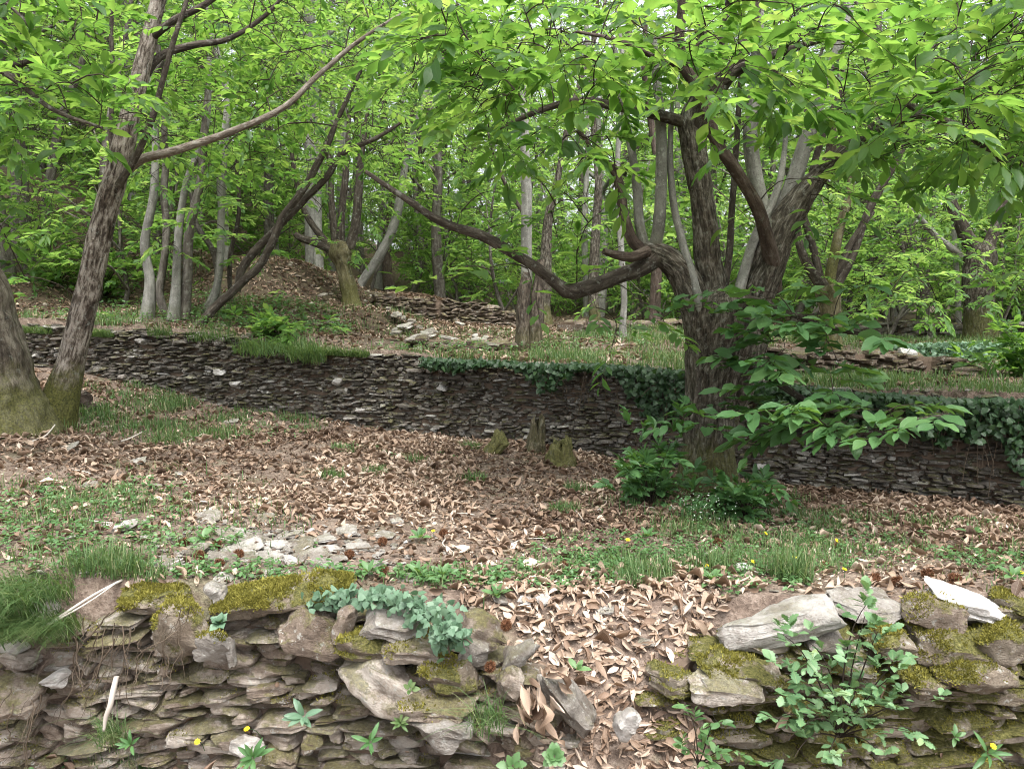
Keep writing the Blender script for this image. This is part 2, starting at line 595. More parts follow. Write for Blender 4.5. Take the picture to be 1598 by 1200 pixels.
M['yellow'] = simple_mat('yellow_petal', [(0, (.75, .52, .01)), (1, (.85, .68, .03))], .6, .2)
M['tiny_white'] = simple_mat('tiny_white_petal', [(0, (.6, .62, .55)), (1, (.8, .8, .75))], .6, .2)


def ground_mat():
    k = Nodes('forest_soil')
    pos = k.n('NewGeometry').outputs['Position']
    n1, n2, n3 = k.noise(pos, 1.1, 4, .6), k.noise(pos, 9, 4, .65), k.noise(pos, 55, 3, .65)
    f = k.math('ADD', k.math('MULTIPLY', n2, .6), k.math('MULTIPLY', n3, .4))
    col = k.ramp(f, [(.3, (.06, .043, .034)), (.48, (.15, .112, .088)), (.62, (.27, .215, .175)), (.74, (.42, .36, .31))])
    gr = k.math('MULTIPLY', k.step(k.math('ADD', k.math('MULTIPLY', n1, .7), k.math('MULTIPLY', n2, .3)), .52, .64), .6)
    col = k.mix(gr, col, k.ramp(n3, [(.3, (.03, .04, .014)), (.7, (.09, .105, .035))]))
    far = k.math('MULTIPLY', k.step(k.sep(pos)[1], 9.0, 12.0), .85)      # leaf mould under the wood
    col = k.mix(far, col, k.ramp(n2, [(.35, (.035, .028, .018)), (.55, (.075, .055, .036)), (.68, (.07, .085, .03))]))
    b = k.bump(k.math('ADD', n2, k.math('MULTIPLY', n3, .6)), .9, .04)
    return k.done(k.pbr(col, .95, .15, b))


M['ground'] = ground_mat()
M['soil'] = simple_mat('dark_soil', [(0, (.05, .037, .028)), (.35, (.12, .088, .066)), (1, (.30, .235, .185))], .95, .1, 34, bump=1.0)
# ------------------------------------------------------------------ terrain
# terrace wall across the picture: photo column, wall top, wall foot, distance
W2 = np.array([(-700, 490, 545, 12.5), (-250, 505, 560, 10.5), (60, 520, 580, 9.6), (150, 525, 592, 9.2), (250, 527, 612, 9.0), (350, 535, 636, 8.8),
               (450, 550, 648, 8.6), (550, 556, 665, 8.4), (650, 561, 682, 8.2), (800, 570, 692, 8.0), (950, 573, 716, 7.7),
               (1070, 582, 738, 7.4), (1250, 606, 760, 7.0), (1400, 618, 773, 6.7), (1598, 626, 792, 6.3), (1900, 640, 835, 5.8), (2600, 660, 900, 5.2)], float)
W2T, W2B = P(W2[:, 0], W2[:, 1], W2[:, 3]), P(W2[:, 0], W2[:, 2], W2[:, 3])
w2x, w2y, w2t, w2b = W2T[:, 0], W2T[:, 1], W2T[:, 2], W2B[:, 2]
FY = 3.48                                              # back of the foreground wall
fx = np.array([-12, -2.4, -1.2, 0, 1.2, 3, 12.0])
fz = np.array([.25, .15, .05, .0, .02, .03, .0])
# terrain beyond the terrace wall: photo pixel and distance
CTRL = [(-200, 460, 11.5), (0, 440, 13), (60, 505, 10.3), (150, 512, 9.8), (270, 497, 10.6), (350, 515, 9.6), (330, 470, 11.8), (400, 405, 15), (200, 380, 16), (0, 270, 20),
        (-300, 200, 22), (250, 300, 24), (450, 480, 11.2), (480, 520, 9.7), (430, 540, 9.0), (550, 478, 13), (600, 460, 17.5), (500, 430, 18), (540, 545, 9.0),
        (640, 525, 11.8), (650, 548, 9.6), (720, 530, 11.8), (680, 478, 18.8), (740, 500, 15), (825, 548, 10.6), (800, 560, 8.9), (830, 512, 15), (830, 492, 19.2),
        (900, 535, 11.8), (900, 562, 8.7), (1000, 515, 15), (1050, 535, 11), (1050, 565, 8.6), (1000, 500, 22), (1180, 540, 11), (1200, 592, 8.2), (1300, 596, 8.8), (1420, 594, 8.4),
        (1300, 540, 11.2), (1450, 540, 11), (1520, 580, 8.0), (1480, 598, 7.4), (1598, 590, 7.6), (1598, 545, 10.5), (1550, 530, 14), (1400, 532, 14.5), (1480, 503, 19), (1300, 505, 19),
        (1800, 560, 9), (1900, 520, 16), (1700, 600, 7)]
cp_ = np.array([P(*c) for c in CTRL])
cp_ = np.vstack([cp_, [(-14, 34, 7.5), (-5, 32, 3.6), (0, 30, 1.6), (6, 30, 1.0), (16, 30, 1.0), (0, 45, 2.2), (-22, 50, 12), (20, 50, 1), (-40, 40, 14), (-30, 15, 8),
                       (0, 80, 2), (30, 80, 0), (-40, 90, 14), (40, 20, .6), (60, 60, 0), (90, 90, -2), (-90, 60, 18), (20, 7, .6), (-16, 11, 1.8)]])


def z2(x, y):
    q = np.stack([x, y], -1)
    d2 = ((q[..., None, :] - cp_[:, :2]) ** 2).sum(-1) + .04
    w = d2 ** -1.9
    return (w * cp_[:, 2]).sum(-1) / w.sum(-1)


def wall_y(x):
    return np.interp(x, w2x, w2y)


def gapmask(x, y):
    hw = .30 + .25 * sm(2.9, 3.6, y)
    return 1 - sm(hw, hw + .16, np.abs(x - .42 - .06 * np.sin(y * 7)))


def z1(x, y):
    t = np.clip((y - FY) / np.maximum(wall_y(x) - FY, .5), 0, 1)
    f = np.interp(x, fx, fz)
    return f + (np.interp(x, w2x, w2b) - f) * t ** .85


def ground(x, y):
    x, y = np.asarray(x, float), np.asarray(y, float)
    far = z2(x, y)
    near = z1(x, y)
    wy = wall_y(x)
    z = np.where(y > wy + .16, far, near)
    nz = np.stack([x, y, np.zeros_like(x)], -1)
    z = z + .035 * fbm(nz * 1.3, 3) + .012 * fbm(nz * 7, 2) + np.where(y > 9, .10, 0) * fbm(nz * .5 + 9, 2)
    low = -.80 + .02 * fbm(nz * 3, 2)
    ramp = .02 - .80 * sm(3.75, 2.55, y) + .05 * fbm(nz * 4 + 3, 3)
    g = gapmask(x, y)
    z = np.where(y < FY, low + (ramp - low) * g * sm(2.0, 2.6, y), z * (1 - g * sm(3.9, 3.6, y)) + np.minimum(ramp, z) * g * sm(3.9, 3.6, y))
    return z


def hit(px, py, n=2600, y0=2.2, y1=60):
    """Where the photograph's sight line through (px,py) meets the ground."""
    ys = np.geomspace(y0, y1, n)
    q = P(np.full(n, px), np.full(n, py), ys)
    b = q[:, 2] < ground(q[:, 0], q[:, 1])
    i = int(np.argmax(b)) if b.any() else n - 1
    return np.array([q[i, 0], q[i, 1], float(ground(q[i, 0], q[i, 1]))])


def axis(a, b, lo, hi, fine, grow):
    v = list(np.arange(a, b, fine))
    s = fine
    while v[-1] < hi:
        s *= grow
        v.append(v[-1] + s)
    s = fine
    while v[0] > lo:
        s *= grow
        v.insert(0, v[0] - s)
    return np.array(v)


gx, gy = axis(-6, 6, -150, 150, .055, 1.09), axis(2.2, 10.5, -12, 220, .05, 1.07)
GX, GY = np.meshgrid(gx, gy)
GZ = np.concatenate([ground(GX[i:i + 20], GY[i:i + 20]) for i in range(0, len(gy), 20)])
ny, nx = GX.shape
ii = (np.arange(ny - 1)[:, None] * nx + np.arange(nx - 1)[None]).ravel()
mb = MB()
mb.add(np.stack([GX, GY, GZ], -1), [np.stack([ii, ii + 1, ii + nx + 1, ii + nx], -1)])
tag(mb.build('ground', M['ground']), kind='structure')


# ------------------------------------------------------------------ stones
def cube_tmpl(nx, ny, nz):
    key, V, F = {}, [], []

    def vid(i, j, k):
        if (i, j, k) not in key:
            key[(i, j, k)] = len(V)
            V.append((2 * i / nx - 1, 2 * j / ny - 1, 2 * k / nz - 1))
        return key[(i, j, k)]
    for i in range(nx):
        for j in range(ny):
            for k, fl in ((0, 1), (nz, 0)):
                q = [vid(i, j, k), vid(i + 1, j, k), vid(i + 1, j + 1, k), vid(i, j + 1, k)]
                F.append(q[::-1] if fl else q)
    for i in range(nx):
        for k in range(nz):
            for j, fl in ((0, 0), (ny, 1)):
                q = [vid(i, j, k), vid(i + 1, j, k), vid(i + 1, j, k + 1), vid(i, j, k + 1)]
                F.append(q[::-1] if fl else q)
    for j in range(ny):
        for k in range(nz):
            for i, fl in ((0, 1), (nx, 0)):
                q = [vid(i, j, k), vid(i, j + 1, k), vid(i, j + 1, k + 1), vid(i, j, k + 1)]
                F.append(q[::-1] if fl else q)
    return np.array(V), np.array(F)


C_HI, C_MID, C_LO = cube_tmpl(20, 12, 8), cube_tmpl(12, 6, 5), cube_tmpl(4, 2, 2)


def rotm(rx, ry, rz):
    rx, ry, rz = np.broadcast_arrays(np.atleast_1d(rx), np.atleast_1d(ry), np.atleast_1d(rz))
    n = len(rx)
    A, B, D = (np.zeros((n, 3, 3)) for _ in range(3))
    for Mx, a, (i, j, k) in ((A, rx, (0, 1, 2)), (B, ry, (1, 2, 0)), (D, rz, (2, 0, 1))):
        c, s = np.cos(a), np.sin(a)
        Mx[:, i, i] = 1
        Mx[:, j, j] = c; Mx[:, k, k] = c
        Mx[:, k, j] = s; Mx[:, j, k] = -s
    return D @ B @ A


def stones(mb, cen, size, rot, tm, rng, chip=5, rough=1.0, moss_off=None):
    """Irregular layered slabs: a rounded block, faceted by random chips, with ledges along its layers."""
    V, F = tm
    cen, size = np.atleast_2d(cen), np.atleast_2d(size)
    N = len(cen)
    seed = rng.uniform(0, 500, (N, 1, 3))
    k = 7.0
    p = V / ((np.abs(V) ** k).sum(1, keepdims=True) ** (1 / k))
    p = p * (.75 + .25 * np.linalg.norm(V, axis=1, keepdims=True) / 1.73)
    p = np.repeat(p[None], N, 0)
    for c in range(chip):
        a = rng.uniform(0, 2 * math.pi, N)
        n = np.stack([np.cos(a), np.sin(a), rng.normal(0, .55, N)], -1)
        n = nrm(n)
        lim = rng.uniform(.72, 1.08, N)
        e = np.maximum(0, (p * n[:, None]).sum(-1) - lim[:, None])
        p = p - n[:, None] * e[..., None]
    hs_ = size[:, None, :] / 2
    p[..., 2] *= 1 + .30 * noise(np.concatenate([p[..., :2] * 1.1, p[..., :1] * 0], -1) + seed)
    p[..., 2] += .22 * noise(p * np.array([1.3, 1.3, .1]) + seed + 7)
    ends = np.clip(np.abs(p[..., 0]), 0, 1) ** 2.5
    p[..., 2] *= 1 - .55 * ends * rng.uniform(.3, 1.2, (N, 1))
    p[..., 2] += p[..., 0] * rng.normal(0, .12, (N, 1))
    led = noise(np.concatenate([p[..., :2] * .5, p[..., 2:] * 4.2], -1) + seed + 3)
    p[..., :2] *= (1 + .08 * rough * led)[..., None]
    q = p * hs_
    m = np.minimum(size.min(1), .1)[:, None]
    q = q + (fbm(q / m[..., None] * .9 + seed, 3) * m * .15 * rough + (fbm(q / m[..., None] * 3.6 + seed, 2) * m * .045 * rough if len(V) > 900 else 0))[..., None] * nrm(q / hs_ + 1e-6)
    w = np.einsum('nij,nvj->nvi', rot, q) + cen[:, None]
    off = (np.arange(N) * len(V))[:, None, None]
    mb.add(w, [(F[None] + off).reshape(-1, 4)], (q + seed).reshape(-1, 3))


def wall(name, line, mat, label, rng, ch=(.035, .07), ln=(.08, .28), depth=.22, tm=C_LO, batter=.08, tilt=.06, white=None, rough=1.0, group=None, jut=.03, skip=None, chip=4, core=.35):
    """line rows: x, y, z foot, z top along the face. Courses of thin stones laid dry, on an earth core."""
    line = np.asarray(line, float)
    seg = np.linalg.norm(np.diff(line[:, :2], axis=0), axis=1)
    s = np.concatenate([[0], np.cumsum(seg)])
    cen, size, ang = [], [], []
    z = line[:, 2].min() - .04
    while z < line[:, 3].max():
        h = rng.uniform(*ch)
        a = rng.uniform(-.2, 0)
        while a < s[-1]:
            L = rng.uniform(*ln) * rng.choice([.6, 1, 1, 1.4])
            c = a + L / 2
            x, y = np.interp(c, s, line[:, 0]), np.interp(c, s, line[:, 1])
            zb, zt = np.interp(c, s, line[:, 2]), np.interp(c, s, line[:, 3])
            zz = z + h / 2 + .012 * noise(np.array([c * 1.5, z * 3, 0.0]))
            if zb - .06 < zz < zt + rng.normal(0, .012) and not (skip and skip(x, zz)):
                i = min(max(np.searchsorted(s, c) - 1, 0), len(seg) - 1)
                d = line[i + 1, :2] - line[i, :2]
                th = math.atan2(d[1], d[0])
                nx_, ny_ = math.sin(th), -math.cos(th)
                o = depth / 2 + batter * (zz - zb) + rng.normal(0, jut)
                cen.append((x - nx_ * o, y - ny_ * o, zz))
                size.append((L * rng.uniform(.98, 1.16), depth * rng.uniform(.8, 1.1), h * rng.uniform(.85, 1.35)))
                ang.append((rng.normal(0, tilt), rng.normal(0, tilt), th + rng.normal(0, tilt * 2)))
            a += L
        z += h * .86
    cen, size, ang = np.array(cen), np.array(size), np.array(ang)
    rot = rotm(ang[:, 0], ang[:, 1], ang[:, 2])
    o0 = np.array([line[:, 0].mean(), line[:, 1].mean(), line[:, 2].min()])
    r = tag(root(name, o0, label, 'stone wall', group), kind='thing')
    pick = np.zeros(len(cen), bool)
    if white:
        pick = rng.uniform(size=len(cen)) < white
    mb = MB()
    stones(mb, cen[~pick] - o0, size[~pick], rot[~pick], tm, rng, chip, rough)
    mb.build('stone_masonry', mat, r, sharp=38)
    if pick.any():
        mb = MB()
        stones(mb, cen[pick] - o0, size[pick] * np.array([.8, 1.08, 1.25]), rot[pick], tm, rng, chip, rough)
        mb.build('quartz_stonework', M['stone_white'], r, sharp=38)
    mb = MB()
    sc = np.arange(0, s[-1] + .03, .06)
    lr = np.column_stack([np.interp(sc, s, line[:, c]) for c in range(4)])
    t = nrm(np.gradient(lr[:, :2], axis=0))
    nn = np.stack([t[:, 1], -t[:, 0]], -1)
    K = 16
    rows = []
    for kz in range(K + 1):
        fz_ = kz / K
        zz = lr[:, 2] - .12 + (lr[:, 3] - .03 - lr[:, 2] + .12) * fz_
        o = depth * core + batter * (zz - lr[:, 2]) + .03 * fbm(np.stack([sc * 6, zz * 9, sc * 0 + 3], -1), 3)
        rows.append(np.column_stack([lr[:, :2] - nn * o[:, None], zz]))
    rows.append(np.column_stack([lr[:, :2] - nn * (depth * 1.3), lr[:, 3] - .04]))
    n = len(lr)
    i = np.arange(n - 1)
    fs = [np.stack([i + a * n, i + 1 + a * n, i + 1 + (a + 1) * n, i + (a + 1) * n], -1) for a in range(K + 1)]
    mb.add(np.concatenate(rows) - o0, fs, np.array([.3, 0, 0]))
    mb.build('earth_core', M['soil'], r, smooth=False)
    return r


def px_line(rows):
    """rows: photo column, top, foot, distance -> wall line rows"""
    rows = np.asarray(rows, float)
    t, b = P(rows[:, 0], rows[:, 1], rows[:, 3]), P(rows[:, 0], rows[:, 2], rows[:, 3])
    return np.column_stack([t[:, :2], b[:, 2], t[:, 2]])


def foot_line(rows, y0):
    out = []
    for px, top, foot in rows:
        b = hit(px, foot, y0=y0)
        t = P(px, top, b[1])
        out.append((b[0], b[1], b[2] - .05, t[2]))
    return np.array(out)


rw = np.random.default_rng(21)
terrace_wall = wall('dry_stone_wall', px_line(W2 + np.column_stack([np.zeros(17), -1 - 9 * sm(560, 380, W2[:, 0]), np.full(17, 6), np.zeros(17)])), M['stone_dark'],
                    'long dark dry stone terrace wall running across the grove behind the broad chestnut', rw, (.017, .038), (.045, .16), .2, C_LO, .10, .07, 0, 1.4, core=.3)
wall('dry_stone_wall', foot_line([(590, 458, 482), (680, 466, 503), (760, 478, 508), (835, 494, 515)], 9), M['stone_brown'],
     'low dark retaining wall high on the slope below the woodland trunks', rw, (.03, .06), (.08, .24), .3, C_LO, .3, .12, 0, 1.3)
wall('dry_stone_wall', foot_line([(640, 526, 546), (720, 529, 549), (790, 536, 553)], 8.2), M['stone_brown'],
     'short crumbling step wall left of the snag trunk', rw, (.04, .08), (.1, .35), .3, C_LO, .5, .1, 0, 1.2)
wall('dry_stone_wall', foot_line([(1150, 548, 592), (1250, 548, 594), (1350, 550, 594), (1440, 554, 592), (1475, 572, 590)], 7.2), M['stone_brown'],
     'reddish brown tumbled wall behind the low sprays of the broad chestnut', rw, (.025, .055), (.06, .2), .3, C_LO, .35, .14, 0, 1.4)
wall('dry_stone_wall', foot_line([(1330, 503, 526), (1480, 503, 529), (1620, 503, 532), (1750, 503, 536)], 8), M['stone_dark'],
     'farthest dark wall at the woodland edge behind the thick pollard', rw, (.05, .1), (.12, .4), .3, C_LO, .1, .08, 0, 1.2)
wall('dry_stone_wall', foot_line([(870, 500, 517), (960, 499, 518), (1080, 500, 520)], 8), M['stone_brown'], 'low mossy rear wall seen under the long left limb of the broad chestnut', rw, (.05, .1), (.12, .4), .3, C_LO, .3, .1, 0, 1.2)
rf = np.random.default_rng(5)
FL = [(-1000, 930, 1400, 3.5), (-330, 960, 1330, 3.42), (-60, 975, 1300, 3.38), (60, 995, 1300, 3.35), (150, 965, 1290, 3.35), (330, 965, 1290, 3.33), (480, 980, 1290, 3.3), (600, 985, 1290, 3.25), (700, 1010, 1290, 3.2),
      (760, 1045, 1290, 3.12), (830, 1130, 1290, 3.02), (880, 1170, 1290, 2.98)]
wall('dry_stone_wall', px_line(FL), M['stone'], 'mossy root-bound foreground wall on the near side, left of the leaf-filled gap', rf,
     (.024, .066), (.08, .30), .24, C_MID, .06, .10, 0, 1.3, None, .03, None, 6, .42)
FR = [(1075, 1085, 1290, 3.05), (1100, 1045, 1290, 3.1), (1200, 1030, 1290, 3.15), (1330, 1010, 1290, 3.2), (1430, 990, 1290, 3.25), (1598, 965, 1290, 3.3), (1900, 950, 1330, 3.35), (2700, 940, 1400, 3.4)]
wall('dry_stone_wall', px_line(FR), M['stone_moss'], 'thickly mossed foreground wall on the near side, right of the leaf-filled gap', rf,
     (.024, .06), (.08, .32), .24, C_MID, .08, .09, 0, 1.3, None, .03, None, 6, .42)


# ------------------------------------------------------------------ single stones
def moss_on(o, dens, rng, h=.016, z0=.25, cover=.35):
    """Short moss tufts growing on the upward faces of a stone: a part of it."""
    me = o.data
    n = len(me.polygons)
    c, nn, ar = np.empty(n * 3), np.empty(n * 3), np.empty(n)
    me.polygons.foreach_get('center', c)
    me.polygons.foreach_get('normal', nn)
    me.polygons.foreach_get('area', ar)
    c, nn = c.reshape(-1, 3), nn.reshape(-1, 3)
    w = ar * sm(z0, z0 + .3, nn[:, 2]) * sm(-.12, .2, fbm(c * 9 + 3, 2) + .5 * fbm(c * 38, 2) - cover + .5)
    tot = w.sum()
    k = int(tot * dens)
    if k < 20:
        return
    i = rng.choice(n, k, p=w / tot)
    s = np.sqrt(ar[i])[:, None]
    p = c[i] + rng.normal(0, .5, (k, 3)) * s
    p = p - nn[i] * ((p - c[i]) * nn[i]).sum(1, keepdims=True)
    d = nn[i] * .8 + rng.normal(0, .45, (k, 3)) + np.array([0, 0, .25])
    mb = MB()
    lump = .5 + .5 * fbm(p * 22, 2)
    leaves(mb, p - nn[i] * .004, d, rng.normal(0, 1, (k, 3)), h * rng.uniform(.5, 1.3, k) * (.6 + lump), h * .42, T_FAR, np.clip(lump + rng.normal(0, .2, k), 0, 1))
    tag(mb.build('moss', M['moss'], o), kind='stuff')


def one_stone(name, px, py, d, wpx, hpx, dep, tilt, mat, label, rng, yaw=0., nod=0., tm=C_HI, chip=6, moss=0, group=None, rough=1.0, cat='stone', z0=.25, cover=.35):
    c = P(px, py, d)
    mb = MB()
    size = np.array([wpx * d / FPX * 1.08, dep, hpx * d / FPX * 1.1])
    stones(mb, [np.zeros(3)], [size], rotm(math.radians(nod), -math.radians(tilt), math.radians(yaw)), tm, rng, chip, rough)
    o = mb.build(name, M[mat], None, sharp=35)
    o.location = [float(t) for t in c]
    tag(o, label, cat, group)
    if moss:
        moss_on(o, moss, rng, z0=z0, cover=cover)
    return o


rs = np.random.default_rng(11)
CAPS = [  # px, py, dist, w, h, depth m, tilt deg, material, yaw, nod, moss, label
    (440, 932, 3.40, 225, 38, .24, 8, 'stone_moss', 4, 12, 75000, 'long slab capped with yellow moss on the left wall, dark layered underside'),
    (238, 936, 3.43, 104, 30, .2, -2, 'stone_moss', 0, 14, 60000, 'flat mossy cap slab on the left wall near the bleached sticks'),
    (338, 924, 3.4, 28, 30, .1, 48, 'stone_grey', 10, 0, 0, 'small twisted grey stone wedged between two mossy cap slabs'),
    (286, 978, 3.33, 92, 66, .2, -28, 'stone_moss', 0, 15, 26000, 'shaggy mossed block below the flat mossy cap slab'),
    (335, 1008, 3.28, 58, 56, .12, -8, 'stone_grey', 0, 24, 22000, 'pale faced block with a moss cap above the bare roots'),
    (362, 1018, 3.27, 16, 50, .08, 4, 'stone_grey', 0, 0, 0, 'narrow upright pale sliver beside the pale faced block'),
    (490, 988, 3.3, 98, 62, .2, -22, 'stone', 5, 0, 0, 'rounded grey boulder with a brown belly under the long mossy slab'),
    (538, 972, 3.28, 30, 56, .14, -14, 'stone', 0, 0, 0, 'upright grey wedge stone right of the rounded boulder'),
    (612, 972, 3.26, 96, 38, .2, -10, 'stone_grey', -6, 12, 0, 'flat grey cap stone under the pale ivy'),
    (568, 1005, 3.24, 92, 44, .18, -18, 'stone_moss', 0, 10, 30000, 'mossy stone sandwiched below the flat grey cap stone'),
    (643, 1008, 3.2, 96, 30, .18, -6, 'stone', 0, 10, 14000, 'thin slab with a bright broken edge and a moss corner'),
    (592, 1062, 3.2, 128, 64, .2, -32, 'stone', 0, -5, 0, 'large brown layered slab tilted down to the right'),
    (695, 1048, 3.14, 100, 60, .2, -6, 'stone_moss', 0, 14, 34000, 'bulging stone wrapped in olive moss near the wall end'),
    (752, 985, 3.25, 62, 56, .18, -35, 'stone', 20, 0, 0, 'smooth brown boulder at the top of the left wall end'),
    (735, 1017, 3.18, 48, 42, .14, -5, 'stone_grey', 0, 10, 0, 'rounded pale stone below the smooth brown boulder'),
    (812, 1018, 3.18, 26, 62, .12, -62, 'stone_grey', 25, 10, 0, 'bluish grey slab leaning into the leaf litter of the gap'),
    (690, 1094, 3.1, 126, 34, .2, -3, 'stone', 0, 12, 12000, 'flat ledge stone with a yellow moss rim below the olive mossed stone'),
    (683, 1128, 3.07, 112, 44, .18, -8, 'stone_grey', 0, 10, 0, 'lichen spotted ledge slab with a curved pale edge'),
    (885, 1096, 3.02, 150, 42, .18, -50, 'stone_grey', 12, 20, 0, 'long pale slab sliding down into the gap'),
    (795, 1066, 3.08, 42, 44, .14, -30, 'stone', 0, 0, 0, 'small dark stone under the drift of leaves at the wall end'),
    (976, 1124, 2.95, 36, 48, .1, -30, 'stone_white', 20, 20, 0, 'white quartz lump among leaves in the middle of the gap'),
    (385, 1166, 3.2, 54, 36, .12, -10, 'stone_white', 10, 0, 0, 'white quartz lump below the yellow flowers low in the left wall'),
    (90, 1058, 3.33, 40, 22, .12, 8, 'stone_white', 0, 0, 0, 'small white spotted stone low at the left end of the wall'),
    (72, 928, 3.5, 62, 64, .06, -50, 'stone_grey', 0, -35, 0, 'dusty pale triangular slab on the bank by the long grass'),
    (20, 1095, 3.27, 76, 50, .2, -4, 'stone', 0, 0, 0, 'squared grey block low at the left edge'),
    (1215, 975, 3.3, 190, 44, .28, 15, 'stone_grey', -4, -4, 0, 'large arched grey slab with brown layered front at the gap end of the right wall'),
    (1342, 944, 3.45, 128, 30, .26, -3, 'stone_grey', 3, 12, 0, 'broad pale cap slab behind the oak sapling tip'),
    (1452, 958, 3.36, 98, 58, .24, -4, 'stone', 0, 6, 14000, 'dark squared cap block with brown moss between two pale slabs'),
    (1512, 940, 3.40, 136, 26, .2, -15, 'stone_white', 0, 12, 0, 'bright white cap slab tilted down to the right'),
    (1478, 1003, 3.3, 122, 56, .24, -8, 'stone_moss', 0, 10, 34000, 'shaggy moss mound below the dark squared cap block'),
    (1575, 940, 3.5, 78, 34, .2, -14, 'stone_moss', 0, 10, 36000, 'mossy cap stone at the far right end'),
    (1287, 1004, 3.26, 64, 32, .16, 0, 'stone_grey', 0, 10, 0, 'pale stone in the hollow under the arched slab'),
    (1385, 1004, 3.27, 70, 30, .18, -6, 'stone_moss', 0, 10, 30000, 'small moss cushion stone beside the oak sapling tip'),
    (1152, 1040, 3.16, 140, 24, .22, -6, 'stone_moss', 0, 10, 42000, 'flat ledge bright with moss below the arched slab'),
    (1130, 1072, 3.1, 120, 44, .2, -10, 'stone', 0, 6, 0, 'brown splintered slab under the mossy ledge'),
    (1560, 1000, 3.3, 110, 52, .22, -8, 'stone_moss', 0, 10, 34000, 'mossy block under the far right cap stone'),
    (1520, 1048, 3.24, 150, 34, .22, -10, 'stone_moss', 0, 14, 36000, 'wide mossy course stone below the shaggy moss mound'),
    (1440, 1060, 3.22, 90, 36, .2, -6, 'stone_moss', 0, 12, 32000, 'mossy stone just right of the oak sapling crown'),
]
for (px, py, d, w, h, dep, tl, mt, yw, nd, ms, lb) in CAPS:
    one_stone('quartz_stone' if mt == 'stone_white' and 'quartz' in lb else 'wall_stone', px, py, d, w, h, dep, tl, mt, lb, rs, yw, nd, chip=9, rough=1.5, moss=ms * 1.4, cover=.22 if ms > 50000 else .3, z0=.42 if ms > 50000 else .25)

# slate pieces strewn on the terrace edge
SL = [(184, 826, 50, 14), (325, 812, 34, 26), (450, 838, 36, 12), (388, 858, 40, 10), (420, 872, 44, 12), (465, 858, 40, 10), (400, 845, 36, 11), (430, 852, 30, 9), (515, 860, 34, 10), (355, 862, 36, 10), (480, 846, 26, 9), (525, 876, 30, 9), (385, 874, 30, 10), (300, 862, 46, 16), (345, 880, 40, 18), (505, 845, 40, 12), (540, 832, 30, 12),
      (453, 878, 18, 30), (560, 860, 36, 12), (490, 872, 50, 10), (470, 905, 40, 12), (260, 882, 50, 10), (590, 885, 30, 10), (640, 905, 34, 10), (415, 812, 24, 10), (370, 838, 36, 10),
      (145, 760, 30, 8), (275, 742, 16, 8), (240, 762, 20, 9), (100, 702, 36, 6), (215, 722, 22, 6), (360, 660, 20, 8), (1160, 892, 26, 20), (820, 940, 20, 14), (848, 940, 22, 14), (800, 910, 30, 8),
      (945, 955, 26, 10), (1058, 955, 16, 8), (1010, 1008, 26, 16), (780, 940, 20, 10), (430, 790, 22, 7), (520, 800, 20, 7), (600, 838, 26, 8), (350, 905, 26, 10), (620, 815, 18, 7), (230, 845, 22, 8)]
for i, (px, py, w, h) in enumerate(SL):
    g = hit(px, py)
    mb = MB()
    wm = w * g[1] / FPX * 1.25
    stones(mb, [np.zeros(3)], [np.array([wm, wm * rs.uniform(.6, 1.0), max(.018, h * g[1] / FPX * .6)])],
           rotm(rs.normal(.18, .15), rs.normal(0, .12), rs.uniform(-.5, .5)), C_MID, rs, 6)
    o = mb.build('slate_piece', M['stone_white'] if (px, py) in ((184, 826), (453, 878), (1160, 892), (820, 940), (848, 940)) else M['stone_grey'], None, sharp=35)
    o.location = [float(t) for t in g + np.array([0, 0, .012])]
    lb = {184: 'largest pale slate flake lying on the grass left of the strewn pieces', 325: 'grey slate block standing on its edge behind the other pieces', 453: 'bright bone-shaped white stone among grey slate pieces',
          1160: 'lone grey stone in the grass strip right of the gap', 1010: 'pale flat stone on the leaves in the right of the gap'}.get(px, 'small flat grey slate piece strewn on the leafy terrace')
    tag(o, lb, 'stone', 'slate pieces strewn on the terrace')
# flat stones topping the step wall and the slope
for i, (px, py, w, h) in enumerate([(665, 526, 40, 5), (702, 528, 34, 6), (748, 530, 36, 5), (776, 533, 22, 7), (632, 508, 24, 6), (618, 492, 20, 7), (642, 500, 18, 5), (768, 538, 22, 6), (520, 500, 14, 7), (505, 460, 14, 5)] + [(rs.uniform(600, 800), rs.uniform(505, 536), rs.uniform(8, 22), rs.uniform(3, 6)) for _ in range(16)] + [(600 + 60 * t_, 478 + 36 * t_, rs.uniform(9, 16), 5) for t_ in (.1, .3, .5, .7, .9)]):
    w, h = w * .75, h * .8
    g = hit(px, py + 14, y0=8.3)
    one_stone('slate_piece', px, py, g[1], w, h, .3, rs.normal(0, 6), 'stone_grey', 'flat pale slab lying on the crumbling step wall or on the slope just above it', rs, rs.normal(0, 15), 6, C_MID, group='slabs on the step wall')
one_stone('quartz_stone', 1415, 549, 8.9, 24, 10, .2, 0, 'stone_white', 'single white stone on top of the reddish brown tumbled wall', rs, 0, 0, C_MID)
